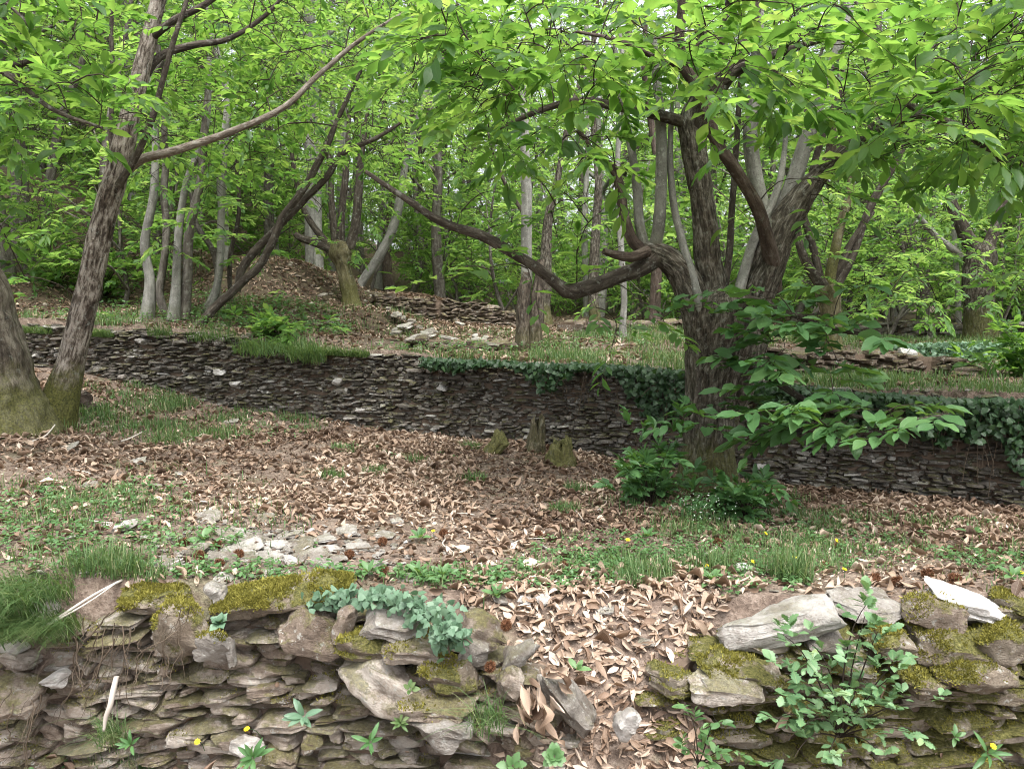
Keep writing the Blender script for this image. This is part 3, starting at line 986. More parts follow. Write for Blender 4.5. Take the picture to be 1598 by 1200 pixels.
for i, (px, py, w, h, lb) in enumerate([(345, 580, 20, 10, 'white quartz block set high in the left of the terrace wall'), (370, 599, 24, 9, 'flat white quartz block below and right of the highest one in the terrace wall'),
                          (528, 596, 20, 12, 'bright white quartz block near the middle left of the terrace wall'), (690, 605, 20, 9, 'white veined quartz block above the middle of the terrace wall'),
                          (568, 640, 40, 9, 'long pale quartz block low in the terrace wall left of the stumps'), (1195, 722, 50, 11, 'long pale block at the foot of the terrace wall right of the broad chestnut'),
                          (195, 588, 14, 9, 'small pale block at the left foot of the terrace wall')]):
    yy = float(np.interp((px - 799) / FPX * 8, w2x, w2y))
    for _ in range(3):
        yy = float(np.interp((px - 799) / FPX * yy, w2x, w2y))
    one_stone('quartz_stone', px, py, yy + .10, w * .85, h * .85, .2, rs.normal(0, 5), 'stone_white', lb, rs, 0, 0, C_MID)
# ------------------------------------------------------------------ trees
def limb_px(rows):
    """rows: photo x, y, radius in photo px, distance -> x,y,z,r"""
    rows = np.asarray(rows, float)
    return np.column_stack([P(rows[:, 0], rows[:, 1], rows[:, 3]), rows[:, 2] * rows[:, 3] / FPX])


def box(px0, py0, px1, py1, d0, d1, n, rng):
    d = rng.uniform(d0, d1, n)
    return P(rng.uniform(px0, px1, n), rng.uniform(py0, py1, n), d)


def sprout(nodes, nrad, targets, mb_t, mb_l, rng, L, tmpl, nl=9, sl=.45, ratio=.39, rndc=.5, maxlen=3.0, bow=.12, tw=.008, tn=4, keep=1.0, level=1.0):
    """Grow a twig from the nearest wood to every target and hang a leafy spray on its end; later twigs may fork from earlier ones."""
    nodes = np.asarray(nodes, float)
    if not len(targets):
        return
    dm = ((targets[:, None] - nodes[None, ::max(1, len(nodes) // 150)]) ** 2).sum(-1).min(1)
    order = np.argsort(dm)
    buf = np.empty((len(nodes) + len(targets) * 5, 3))
    buf[:len(nodes)] = nodes
    n = len(nodes)
    first = n
    for i in order:
        t = targets[i]
        dd = ((buf[:n] - t) ** 2).sum(1)
        dd[:n] += np.where(buf[:n, 2] > t[2] + .3, .15, 0)
        j = int(np.argmin(dd))
        a = buf[j]
        v = t - a
        D = float(np.linalg.norm(v))
        if D > maxlen:
            continue
        h = v * np.array([1, 1, .3])
        h = h / max(np.linalg.norm(h), 1e-6)
        u = np.linspace(0, 1, 5)[:, None]
        b = bow * D * (np.sin(u * math.pi)) * np.array([0, 0, 1.]) + rng.normal(0, .05 * D, 3) * np.sin(u * math.pi)
        c = a + v * u + b
        r0 = min(tw * (.5 + .5 * D), .03)
        rr = np.linspace(r0, tw * .3, 5)
        tube(mb_t, np.column_stack([c, rr]), tn, 0, rnd=rng.uniform(), cap=False)
        buf[n:n + 4] = c[1:]
        n += 4
        dirn = nrm(v / max(D, 1e-6) * .8 + h * .6 + rng.normal(0, .35, 3) * np.array([1, 1, .35]))
        dirn = nrm(dirn * np.array([1, 1, level]))
        s = sl * rng.uniform(.7, 1.25)
        st = t - dirn * s * .3
        tube(mb_t, np.column_stack([np.stack([st, st + dirn * s * .5 - [0, 0, .03 * s], st + dirn * s - [0, 0, .12 * s]]), [tw * .32, tw * .25, tw * .16]]), 3, rnd=rng.uniform(), cap=False)
        if rng.uniform() < keep:
            twig_leaves(mb_l, st, dirn, s, max(3, int(nl * rng.uniform(.75, 1.25))), L, tmpl, ratio, .32, rndc + rng.normal(0, .2), True, rng)


def tree(name, label, base, limbs, crowns, rng, group=None, cat='tree', leafmat='leaf_far', twigmat='twig', leafkw=None):
    """limbs: (part name, material, rows, ring count, bark relief); crowns: target arrays, each with its spray settings."""
    r = root(name, base, label, cat, group)
    base = np.asarray(base, float)
    nodes = []
    for k, (pn, mat, rows, nseg, bump) in enumerate(limbs):
        pr = spline(rows, .02 if bump and nseg > 30 else .06)
        w = rng.normal(0, 1, 3)
        if k and len(pr) > 6:      # small natural wander
            tt = np.linspace(0, 1, len(pr))
            pr[:, :3] += (fbm(np.stack([pr[:, 2] * 2.2 + w[0] * 9, pr[:, 0] * 2.2, tt * 0 + k], -1), 2) * np.minimum(.05, pr[:, 3] * .9) * np.sin(tt * math.pi))[:, None] * nrm(w)
        mb = MB()
        q = pr.copy()
        q[:, :3] -= base
        tube(mb, q, nseg, bump, 5.0, rng.uniform(0, 50), rng.uniform())
        mb.build(pn, M[mat], r, sharp=70)
        if pn != 'trunk' or len(limbs) == 1:
            nodes.append(pr[len(pr) // 5:, :3][::3])
        else:
            nodes.append(pr[int(len(pr) * .6):, :3][::3])
    mt, ml = MB(), MB()
    nodes = np.concatenate(nodes) - base
    for tg, kw in crowns:
        sprout(nodes, None, tg - base, mt, ml, rng, **kw)
    if mt.n:
        mt.build('twig_growth', M[twigmat], r)
    if ml.n:
        ml.build('crown', M[leafmat], r)
    return r


NEAR = dict(L=.16, tmpl=T_MIX, nl=11, sl=.42, maxlen=4.5)
rt = np.random.default_rng(3)
D = 5.6
hb = hit(1106, 772)
D = hb[1]
hero = [
    ('trunk', 'bark', limb_px([(1108, 800, 66, D), (1107, 772, 56, D), (1104, 742, 48, D), (1105, 700, 41, D), (1108, 650, 39, D), (1112, 600, 43, D), (1120, 550, 50, D), (1127, 505, 57, D), (1130, 470, 52, D), (1132, 448, 30, D)]), 72, .018),
    ('limb', 'bark_dark', limb_px([(1130, 660, 20, D), (1144, 610, 28, D), (1160, 560, 32, D), (1170, 500, 32, D), (1182, 450, 30, D), (1196, 415, 29, D), (1210, 380, 27, D), (1228, 342, 24, D), (1252, 308, 20, D), (1280, 276, 14, D), (1320, 240, 12, D - .2), (1372, 204, 9, D - .4), (1440, 178, 7, D - .7), (1530, 130, 4, D - 1.1)]), 48, .014),
    ('limb', 'bark_dark', limb_px([(1098, 530, 26, D), (1088, 480, 28, D), (1066, 430, 23, D), (1045, 407, 20, D), (1022, 394, 16, D), (1002, 388, 8, D)]), 48, .012),
    ('limb', 'bark_limb', limb_px([(1030, 400, 15, D), (1000, 418, 13, D - .05), (975, 427, 12, D - .07), (945, 439, 11.5, D - .1), (915, 452, 12, D - .14), (896, 459, 12.5, D - .17), (882, 457, 11.5, D - .2), (868, 444, 9.5, D - .2), (848, 426, 8.5, D - .22), (822, 404, 8, D - .25), (762, 372, 8, D - .3), (690, 347, 6.5, D - .35), (640, 315, 5, D - .4), (570, 268, 3, D - .45)]), 28, .006),
    ('limb', 'bark_dark', limb_px([(1120, 480, 24, D), (1112, 440, 22, D), (1104, 395, 20, D), (1098, 330, 18, D), (1089, 265, 18, D), (1083, 215, 20, D), (1080, 185, 16, D), (1092, 150, 12, D), (1098, 90, 10, D), (1090, 20, 8, D), (1085, -60, 6, D)]), 40, .011),
    ('limb', 'bark_limb', limb_px([(1084, 215, 12, D), (1102, 172, 12, D - .1), (1135, 125, 11, D - .1), (1162, 70, 10, D - .1), (1180, 10, 9, D - .1), (1200, -70, 7, D - .1)]), 24, .004),
    ('limb', 'bark_limb', limb_px([(1100, 160, 9, D), (1150, 110, 8, D - .2), (1210, 85, 6, D - .4), (1290, 60, 4, D - .7)]), 16, .003),
    ('limb', 'bark_red', limb_px([(1212, 455, 9, D + .02), (1205, 415, 13, D - .08), (1196, 370, 10.5, D - .25), (1180, 320, 10, D - .35), (1148, 265, 9.5, D - .45), (1118, 222, 9, D - .5), (1104, 180, 10, D - .55), (1090, 140, 9, D - .6), (1068, 105, 8.5, D - .65), (1060, 60, 8, D - .7), (1066, 0, 7.5, D - .75), (1060, -60, 7, D - .8)]), 24, .004),
    ('limb', 'bark_red', limb_px([(1076, 116, 6, D - .62), (1045, 95, 6, D - .7), (1008, 82, 5, D - .75), (960, 62, 3.5, D - .85), (900, 50, 2, D - 1)]), 14, .002),
    ('limb', 'bark_smooth', limb_px([(1200, 375, 13, D), (1188, 320, 12, D + .05), (1177, 270, 11.5, D + .1), (1173, 220, 11.5, D + .1), (1176, 150, 10, D + .1), (1182, 60, 8, D + .1), (1186, -50, 6, D + .1)]), 24, .002),
    ('limb', 'bark_smooth', limb_px([(1196, 365, 9, D - .05), (1222, 318, 11, D + .05), (1244, 265, 12, D + .1), (1262, 205, 11, D + .1), (1284, 140, 9, D + .1), (1310, 70, 7, D), (1335, -20, 5, D)]), 24, .002),
    ('limb', 'bark_red', limb_px([(1282, 275, 10, D), (1294, 235, 8, D), (1297, 200, 6.5, D), (1303, 175, 4, D)]), 14, .004),
    ('limb', 'bark_red', limb_px([(1004, 392, 10, D), (988, 378, 9, D), (975, 340, 8, D), (966, 290, 7.5, D), (955, 262, 6.5, D), (930, 245, 5, D - .1), (905, 205, 3, D - .2)]), 18, .003),
    ('limb', 'bark_smooth', limb_px([(1020, 394, 10, D), (1028, 350, 9.5, D), (1031, 290, 9, D), (1031, 220, 8.5, D), (1027, 150, 7, D), (1020, 60, 5, D)]), 20, .002),
    ('limb', 'bark_smooth', limb_px([(1008, 390, 8, D + .05), (998, 350, 7.5, D + .05), (992, 290, 7, D + .1), (982, 225, 6, D + .1), (968, 150, 5, D + .1), (958, 60, 3, D + .1)]), 18, .002),
    ('limb', 'bark_red', limb_px([(1010, 392, 9, D - .1), (985, 402, 8, D - .2), (960, 398, 6.5, D - .25), (942, 392, 5, D - .3)]), 16, .004),
    ('limb', 'bark_smooth', limb_px([(1100, 505, 8, D - .15), (1080, 430, 7, D - .1), (1063, 370, 6, D), (1052, 320, 5.5, D), (1046, 240, 4.5, D), (1050, 140, 3, D)]), 14, .002),
    ('limb', 'bark_smooth', limb_px([(1148, 480, 9, D - .15), (1163, 415, 8, D - .1), (1180, 362, 7, D - .05), (1203, 318, 6, D), (1222, 260, 4.5, D + .1), (1228, 180, 3, D + .1)]), 14, .002),
    ('limb', 'bark_limb', limb_px([(1128, 470, 6, D + .1), (1139, 390, 5.5, D + .2), (1143, 300, 5, D + .25), (1150, 215, 4.5, D + .3), (1156, 120, 3.5, D + .3), (1160, 0, 2, D + .3)]), 12, .002),
    ('limb', 'bark_limb', limb_px([(1092, 230, 6, D), (1116, 160, 5.5, D + .1), (1126, 70, 4.5, D + .1), (1140, -30, 3, D + .1)]), 12, .002),
    ('limb', 'bark_limb', limb_px([(1262, 300, 6, D + .1), (1275, 240, 5, D + .2), (1300, 170, 4.5, D + .2), (1330, 110, 3, D + .2)]), 12, .002),
    ('limb', 'bark_limb', limb_px([(1062, 190, 9, D - .05), (1020, 178, 8, D - .15), (960, 166, 7, D - .25), (905, 158, 6, D - .35), (850, 170, 4.5, D - .45), (780, 200, 2.5, D - .55)]), 16, .003),
    ('limb', 'bark_limb', limb_px([(1155, 480, 9, D - .3), (1175, 470, 7, D - .4), (1230, 490, 5, D - .7), (1300, 515, 4, D - 1.0), (1375, 525, 2.5, D - 1.25)]), 10, .001),
    ('limb', 'bark_limb', limb_px([(1150, 560, 7, D - .3), (1190, 580, 6, D - .5), (1260, 625, 5, D - .9), (1340, 650, 3.5, D - 1.3), (1420, 655, 2.5, D - 1.6), (1480, 646, 1.5, D - 1.75)]), 10, .001),
    ('limb', 'bark_limb', limb_px([(1085, 560, 5, D - .3), (1090, 610, 4, D - .55), (1075, 650, 2.5, D - .7)]), 8, .001),
]
DK = dict(L=.165, tmpl=T_MIX, nl=9, sl=.34, maxlen=3, rndc=.5, tw=.006, ratio=.46, level=.15)
hc = [(np.concatenate([box(640, -10, 1080, 110, D - 1.9, D + .3, 95, rt), box(720, 90, 970, 270, D - 1.6, D + .3, 50, rt), box(950, 90, 1060, 160, D - 1.2, D + .4, 12, rt),
                       box(1060, -10, 1640, 150, D - 2.2, D + .6, 165, rt), box(1300, 120, 1640, 225, D - 2.2, D + .1, 62, rt), box(1120, 140, 1260, 220, D - .9, D + .5, 12, rt),
                       box(1320, 230, 1480, 260, D - 1.4, D - .4, 8, rt), box(560, -450, 1700, -20, D - 2.2, D + 1.8, 80, rt), box(1480, 190, 1640, 290, D - 1.6, D - .3, 16, rt),
                       box(640, 60, 820, 160, D - 1.4, D - .2, 20, rt)]), NEAR),
      (np.array([P(*q) for q in [(760, 420, D - .9), (700, 432, D - .9), (830, 440, D - .7), (930, 480, D - .4), (960, 500, D - .3), (1040, 510, D - .4), (1080, 480, D - .5), (900, 395, D - .3), (860, 330, D - .3), (925, 340, D - .4), (800, 385, D - .5),
                                 (1260, 330, D - .9), (1300, 320, D - .9), (780, 350, D - .3), (1250, 280, D - .5), (1310, 300, D - .6), (1160, 330, D - .3), (955, 540, D - .5), (720, 330, D - .2), (880, 300, D - .2), (840, 280, D - .4), (900, 440, D - .2), (1000, 470, D - .3), (780, 300, D), (950, 420, D + .2), (870, 370, D + .1), (1060, 300, D + .3), (1020, 250, D + .3)]]), dict(NEAR, L=.14, nl=8))]
hd = [(np.array([P(*q) for q in [(1110, 470, D - .6), (1130, 455, D - .6), (1170, 480, D - .7), (1205, 465, D - .8), (1240, 470, D - .9), (1270, 490, D - 1.1), (1190, 505, D - .8), (1235, 515, D - 1), (1300, 500, D - 1.2), (1340, 515, D - 1.3), (1375, 522, D - 1.4), (1290, 530, D - 1.1),
                                 (1120, 562, D - .6), (1150, 555, D - .7), (1180, 565, D - .8), (1225, 545, D - .8), (1265, 560, D - 1), (1310, 570, D - 1.1), (1180, 600, D - .9), (1215, 595, D - .9), (1255, 600, D - 1.1), (1300, 610, D - 1.3), (1340, 635, D - 1.5),
                                 (1230, 640, D - 1.1), (1270, 660, D - 1.3), (1320, 660, D - 1.5), (1365, 665, D - 1.6), (1410, 655, D - 1.7), (1450, 648, D - 1.8), (1470, 646, D - 1.8), (1220, 670, D - 1.0), (1205, 680, D - 1), (1350, 675, D - 1.6), (1400, 670, D - 1.7),
                                 (1085, 640, D - .8), (1110, 630, D - .7), (1135, 620, D - .7), (1065, 655, D - .8), (1095, 660, D - .8), (1160, 625, D - .7)] + [(rt.uniform(1160, 1330), rt.uniform(445, 600), D - rt.uniform(.7, 1.3)) for _ in range(26)] + [(rt.uniform(1200, 1460), rt.uniform(630, 668), D - rt.uniform(1.0, 1.8)) for _ in range(18)]]), DK)]
hr = tree('chestnut_tree', 'broad mossy-footed chestnut with many spreading limbs standing in front of the long terrace wall', hb, hero, hc, rt, leafmat='leaf')
# low sprays of the same tree, their own part; shade put into the leaf colour
mt, ml = MB(), MB()
nd = np.concatenate([spline(limb_px([(1155, 480, 9, D - .3), (1175, 470, 7, D - .4), (1230, 490, 5, D - .7), (1300, 515, 4, D - 1.0), (1375, 525, 2.5, D - 1.25)]), .1)[:, :3],
                     spline(limb_px([(1150, 560, 7, D - .3), (1190, 580, 6, D - .5), (1260, 625, 5, D - .9), (1340, 650, 3.5, D - 1.3), (1420, 655, 2.5, D - 1.6), (1480, 646, 1.5, D - 1.75)]), .1)[:, :3],
                     spline(limb_px([(1085, 560, 5, D - .3), (1090, 610, 4, D - .55), (1075, 650, 2.5, D - .7)]), .1)[:, :3]]) - hb
for tg, kw in hd:
    sprout(nd, None, tg - hb, mt, ml, rt, **kw)
mt.build('twig_growth', M['twig'], hr)
ml.build('low_foliage', M['leaf_dark'], hr)['label'] = 'leaves on low drooping sprays, shade put into their dark green colour'

# leaning tree on the left
lb = hit(78, 664)
d = lb[1]
lean = [
    ('trunk', 'bark_grey', limb_px([(70, 690, 48.0, d), (80, 664, 40.0, d), (95, 620, 26.7, d), (112, 560, 19.4, d), (128, 490, 18.7, d), (143, 430, 18.0, d), (160, 350, 17.3, d), (178, 285, 16.6, d), (192, 230, 15.8, d), (206, 170, 13.7, d), (222, 105, 12.2, d), (238, 40, 10.8, d), (255, -40, 9.4, d), (270, -140, 6.5, d)]), 56, .014),
    ('limb', 'bark_tan', limb_px([(200, 265, 7.4, d), (222, 248, 6.7, d - .05), (270, 236, 6.3, d - .1), (330, 215, 5.5, d - .15), (400, 188, 4.8, d - .2), (452, 160, 4.4, d - .2), (505, 110, 3.7, d - .2), (545, 75, 3.3, d - .2), (600, 38, 2.2, d - .2), (660, 5, 1.5, d - .2)]), 20, .002),
    ('limb', 'bark_limb', limb_px([(185, 290, 5.9, d - .15), (212, 245, 5.2, d - .2), (235, 190, 4.8, d - .25), (250, 140, 4.4, d - .25), (272, 60, 3.7, d - .3), (292, 0, 3.0, d - .3), (310, -60, 2.2, d - .3)]), 14, .002),
    ('limb', 'bark_limb', limb_px([(176, 240, 3.7, d), (172, 200, 3.7, d), (176, 120, 3.3, d + .1), (174, 50, 3.0, d + .1), (178, -20, 2.2, d + .1)]), 10, .002),
    ('limb', 'bark_limb', limb_px([(214, 140, 6.7, d), (248, 90, 5.9, d + .1), (300, 72, 5.2, d + .2), (360, 60, 3.7, d + .3), (420, 20, 3.0, d + .3), (450, -20, 2.2, d + .3)]), 14, .002),
    ('limb', 'bark_limb', limb_px([(236, 60, 5.9, d), (275, 30, 5.2, d - .1), (320, 8, 4.4, d - .1), (370, -30, 3.0, d - .1)]), 12, .002),
]
tree('chestnut_tree', 'slender leaning chestnut with pale flaking bark and a yellow mossy foot on the left', lb, lean,
     [(np.concatenate([box(200, 60, 470, 270, d + .05, d + 1.8, 55, rt), box(250, -40, 660, 110, d - .4, d + 2.4, 95, rt), box(0, -300, 600, -20, d - 1, d + 2, 50, rt), box(120, 150, 230, 200, d - .6, d - .2, 5, rt), box(180, 0, 640, 240, d + .5, d + 3, 80, rt)]), dict(NEAR, L=.115, nl=13, maxlen=5.5))], rt, leafmat='leaf')
# massive old trunk cut by the left edge; its low branches fill the upper left corner
ob = hit(0, 668, y0=4)
d = ob[1]
old = [
    ('trunk', 'bark_old', limb_px([(5, 700, 105, d), (0, 668, 84, d), (-12, 620, 68, d), (-20, 560, 58, d), (-32, 500, 50, d), (-42, 450, 46, d), (-80, 380, 42, d), (-150, 250, 36, d), (-220, 100, 30, d), (-260, -60, 24, d)]), 64, .03),
    ('limb', 'bark_limb', limb_px([(-180, 180, 14, d - .1), (-100, 130, 10, d - .5), (-30, 106, 6, d - .9), (20, 103, 5, d - 1.0), (52, 95, 4.5, d - 1.05), (66, 75, 4, d - 1.05), (45, 40, 3, d - 1.1), (10, 5, 2, d - 1.1)]), 14, .002),
    ('limb', 'bark_limb', limb_px([(-220, 100, 12, d - .1), (-120, 60, 9, d - .6), (0, 110, 5, d - 1), (80, 170, 3.5, d - 1.2), (160, 200, 2, d - 1.3)]), 10, .002),
]
tree('chestnut_tree', 'massive old grey trunk at the left edge beside the slender leaning chestnut', ob, old,
     [(np.concatenate([box(-150, -40, 170, 130, d - 1.8, d - .2, 75, rt), box(-150, 120, 210, 215, d - 1.8, d - .6, 45, rt), box(-400, -300, 200, -20, d - 1.5, d + 1, 60, rt), box(-60, 300, 30, 370, d - .8, d - .3, 6, rt)]), dict(NEAR, L=.15, maxlen=5))], rt, leafmat='leaf')

MIDK = dict(L=.12, tmpl=T_MID, nl=17, sl=.5, maxlen=3.5)
# coppice clump: many stems from one stool
cb = hit(275, 497, y0=9.3)
d = cb[1]
stems = [[(232, 500, 14, d), (230, 440, 9, d), (231, 380, 8, d), (236, 300, 7, d), (240, 200, 6, d), (232, 90, 4, d)],
         [(265, 502, 7, d), (255, 460, 7, d), (252, 380, 6.5, d), (255, 280, 6, d + .2), (262, 160, 4.5, d + .2)],
         [(272, 500, 12, d - .1), (272, 440, 8, d - .1), (280, 360, 7, d), (294, 280, 6, d), (318, 200, 5, d), (330, 90, 4, d)],
         [(288, 498, 11, d), (292, 430, 9, d), (300, 350, 8, d), (312, 280, 7, d), (318, 220, 7, d), (322, 120, 5, d)],
         [(318, 490, 8, d + .3), (338, 440, 6.5, d + .3), (345, 360, 6.5, d + .3), (350, 280, 6, d + .3), (352, 180, 4.5, d + .3)],
         [(345, 480, 6, d + .4), (330, 400, 5, d + .4), (310, 350, 5, d + .4), (300, 300, 4, d + .4)],
         [(355, 470, 6, d + .6), (364, 400, 5.5, d + .6), (368, 330, 5, d + .6), (372, 250, 4, d + .6)],
         [(312, 510, 11, d - .3), (340, 480, 10.5, d - .3), (380, 440, 10, d - .3), (405, 410, 9.5, d - .3), (440, 345, 9, d - .3), (475, 285, 8.5, d - .3), (505, 240, 8, d - .3), (530, 190, 6, d - .3), (560, 110, 4, d - .3)],
         [(368, 455, 8, d - .1), (385, 415, 10, d - .1), (425, 360, 9, d - .1), (470, 315, 8.5, d - .1), (515, 275, 8, d - .2), (535, 240, 7, d - .2), (585, 215, 5, d - .2), (640, 180, 3, d - .2)]]
tree('coppiced_tree', 'clump of slim grey coppice stems rising from one stool on the bank at left', cb,
     [('stem', ('bark_smooth', 'bark_far')[i % 2] if i < 6 else 'bark_limb', limb_px([(x + 5 * math.sin(i * 3 + y * .045), y, r * (.86 if i < 6 else .64), dd) for x, y, r, dd in s]), 16, .004) for i, s in enumerate(stems)],
     [(np.concatenate([box(190, 30, 420, 250, d - .8, d + 1.5, 120, rt), box(380, 120, 640, 280, d - .8, d + 1.2, 90, rt), box(200, 250, 420, 400, d - .8, d + .8, 60, rt), box(380, -40, 700, 120, d - 1, d + 3, 120, rt), box(200, -120, 600, 40, d - 1, d + 2, 90, rt)]), MIDK)], rt)
# pollard on the slope
pb = hit(548, 478, y0=11)
d = pb[1]
tree('chestnut_tree', 'short mossy pollard with a bulging head on the leaf-strewn slope left of centre', pb,
     [('trunk', 'bark_moss', limb_px([(552, 492, 20, d), (548, 470, 14, d), (542, 440, 12.5, d), (535, 412, 13, d), (531, 396, 18, d), (532, 384, 15, d), (534, 376, 9, d)]), 32, .022),
      ('limb', 'bark_limb', limb_px([(522, 392, 8, d), (500, 382, 7, d), (470, 372, 6, d), (460, 365, 4, d)]), 10, .003),
      ('limb', 'bark_limb', limb_px([(515, 385, 6, d), (490, 355, 5, d), (475, 330, 4.5, d), (466, 300, 4, d), (455, 240, 3, d)]), 10, .002),
      ('limb', 'bark_limb', limb_px([(524, 388, 6, d), (520, 340, 5.5, d), (516, 280, 4.5, d), (510, 200, 3, d)]), 10, .002),
      ('limb', 'bark_limb', limb_px([(532, 385, 6, d), (533, 330, 5.5, d), (540, 270, 5, d), (545, 180, 3, d)]), 10, .002),
      ('limb', 'bark_limb', limb_px([(545, 388, 8, d), (555, 350, 7, d), (560, 300, 6.5, d), (563, 250, 5, d), (575, 170, 3, d)]), 10, .002)],
     [(np.concatenate([box(430, 100, 680, 260, d - 1, d + 1.6, 130, rt), box(440, 250, 520, 350, d - .8, d + 1, 24, rt), box(560, 230, 620, 370, d - .6, d + 1, 16, rt), box(490, 360, 570, 395, d - .4, d + .2, 7, rt), box(450, -50, 700, 110, d - 1, d + 2, 90, rt)]), MIDK)], rt)
# split snag with a bare grey stem
sb = hit(826, 548, y0=9)
d = sb[1]
tree('snag_tree', 'broken split snag with torn pale wood standing on the second terrace', sb,
     [('trunk', 'wood', limb_px([(817, 556, 14, d), (816, 520, 11, d), (817, 470, 10.5, d), (820, 440, 9, d), (822, 425, 6, d)]), 32, .018),
      ('limb', 'wood', limb_px([(836, 556, 13, d), (836, 520, 11, d), (838, 470, 10, d), (842, 430, 8, d), (844, 405, 6, d)]), 28, .018),
      ('limb', 'bark_smooth', limb_px([(822, 445, 9, d + .1), (822, 400, 8.5, d + .1), (822, 330, 8.5, d + .1), (821, 270, 8, d + .1), (818, 200, 6, d + .1), (812, 90, 4, d + .1)]), 18, .003),
      ('limb', 'bark_limb', limb_px([(815, 330, 3, d + .1), (790, 290, 3, d + .1), (770, 240, 2, d + .1), (760, 200, 1.5, d + .1)]), 8, 0)],
     [(box(720, 60, 900, 260, d - 1, d + 1, 40, rt), MIDK)], rt)
# right middle tree
rb = hit(1303, 592, y0=7.3)
d = rb[1]
tree('chestnut_tree', 'mid-size mossy chestnut behind the broad chestnut on the right, forking at head height', rb,
     [('trunk', 'bark_moss', limb_px([(1302, 604, 26, d), (1301, 588, 19, d), (1298, 540, 16, d), (1297, 490, 15, d), (1292, 458, 18, d), (1290, 445, 14, d)]), 32, .010),
      ('limb', 'bark_limb', limb_px([(1288, 452, 12, d), (1275, 432, 9, d), (1258, 405, 7, d), (1247, 370, 6, d), (1240, 320, 5, d)]), 12, .003),
      ('limb', 'bark_limb', limb_px([(1280, 440, 7, d), (1272, 400, 6, d), (1262, 355, 5.5, d), (1250, 320, 5, d), (1240, 250, 3, d)]), 12, .003),
      ('limb', 'bark_moss', limb_px([(1292, 452, 10, d), (1300, 410, 8, d), (1310, 360, 7, d), (1325, 300, 6, d), (1335, 220, 4, d)]), 12, .003),
      ('limb', 'bark_limb', limb_px([(1302, 450, 8, d), (1325, 410, 7, d), (1345, 360, 6, d), (1370, 300, 6, d), (1400, 250, 5, d), (1425, 200, 3.5, d)]), 12, .003),
      ('limb', 'bark_limb', limb_px([(1300, 440, 6, d), (1320, 390, 5, d), (1350, 345, 5, d), (1362, 330, 4, d)]), 10, .002)],
     [(np.concatenate([box(1230, 150, 1480, 300, d - 1, d + 1.5, 70, rt), box(1330, 420, 1480, 500, d - .2, d + 1.4, 22, rt), box(1250, 340, 1300, 450, d - .5, d + .6, 10, rt), box(1330, 260, 1480, 420, d + .6, d + 2, 40, rt)]), MIDK)], rt)
# thick pollard far right
qb = hit(1530, 530, y0=11)
d = qb[1]
tree('chestnut_tree', 'thick dark pollard with bare forked limbs near the right edge before the farthest wall', qb,
     [('trunk', 'bark', limb_px([(1532, 540, 30, d), (1530, 520, 25, d), (1528, 480, 22, d), (1526, 440, 23, d), (1530, 400, 22, d), (1526, 378, 14, d)]), 36, .014),
      ('limb', 'bark_limb', limb_px([(1530, 392, 13, d), (1512, 375, 11, d), (1498, 350, 10, d), (1487, 320, 8, d), (1480, 280, 6, d), (1478, 220, 4, d)]), 16, .005),
      ('limb', 'bark_smooth', limb_px([(1500, 400, 5, d), (1460, 370, 4.5, d), (1440, 345, 4, d), (1415, 320, 2.5, d)]), 10, .002),
      ('limb', 'bark_limb', limb_px([(1538, 395, 10, d), (1556, 350, 8, d), (1575, 300, 7, d), (1600, 230, 5, d)]), 14, .004)],
     [(np.concatenate([box(1400, 200, 1640, 360, d - 1.5, d + 1.2, 110, rt), box(1380, 380, 1640, 470, d - 1.5, d - .3, 45, rt), box(1540, 340, 1640, 440, d - 1, d + 1, 25, rt), box(1350, 60, 1640, 220, d - 1, d + 1.5, 70, rt)]), MIDK)], rt)
# branch entering from the right edge: tree outside the frame
eb = hit(1840, 640, y0=5)
tree('chestnut_tree', 'dark branch reaching in from the upper right edge, its tree outside the picture', eb,
     [('trunk', 'bark', limb_px([(1850, 660, 50, eb[1]), (1840, 600, 36, eb[1]), (1820, 450, 30, eb[1]), (1800, 350, 28, eb[1]), (1780, 200, 24, eb[1]), (1770, 0, 18, eb[1])]), 32, .01),
      ('limb', 'bark_limb', limb_px([(1800, 370, 16, eb[1]), (1700, 310, 13, eb[1] - .2), (1598, 265, 11, eb[1] - .3), (1555, 232, 10, eb[1] - .3), (1510, 205, 8, eb[1] - .4), (1460, 185, 6, eb[1] - .4), (1410, 160, 4, eb[1] - .4)]), 16, .004)],
     [(np.concatenate([box(1480, 60, 1800, 240, eb[1] - 1.3, eb[1] + .8, 60, rt), box(1560, 380, 1800, 480, eb[1] - .5, eb[1] + 1, 16, rt), box(1500, -250, 1900, 20, eb[1] - 1, eb[1] + 1, 40, rt)]), NEAR)], rt, leafmat='leaf')


# ---- woodland trunks one can tell apart: photo foot, distance, radius px, then the way up
def slim(label, foot, dist0, mat, path, ncrown, rng, kw=None):
    b = hit(foot[0], foot[1], y0=dist0)
    rows = [(foot[0], foot[1] + 14, foot[2] * 1.5)] + [(foot[0], foot[1], foot[2] * 1.15)] + path
    pr = limb_px([(x, y, r, b[1]) for x, y, r in rows])
    top = pr[-1].copy()
    ext = [top]
    for _ in range(3):
        nx_ = ext[-1].copy()
        nx_[:3] += (pr[-1, :3] - pr[-2, :3]) / max(np.linalg.norm(pr[-1, :3] - pr[-2, :3]), 1e-6) * 1.2 + rng.normal(0, .12, 3)
        nx_[3] *= .75
        ext.append(nx_)
    pr = np.vstack([pr, ext[1:]])
    c = pr[-3, :3]
    tg = c + rng.normal(0, 1, (ncrown, 3)) * np.array([1.3, 1.3, 1.6])
    tree('woodland_tree', label, b, [('trunk', mat, pr, 18, .006)], [(tg, dict(kw or MIDK, tmpl=T_FAR, L=.17, maxlen=6, nl=11, tn=3))], rng)


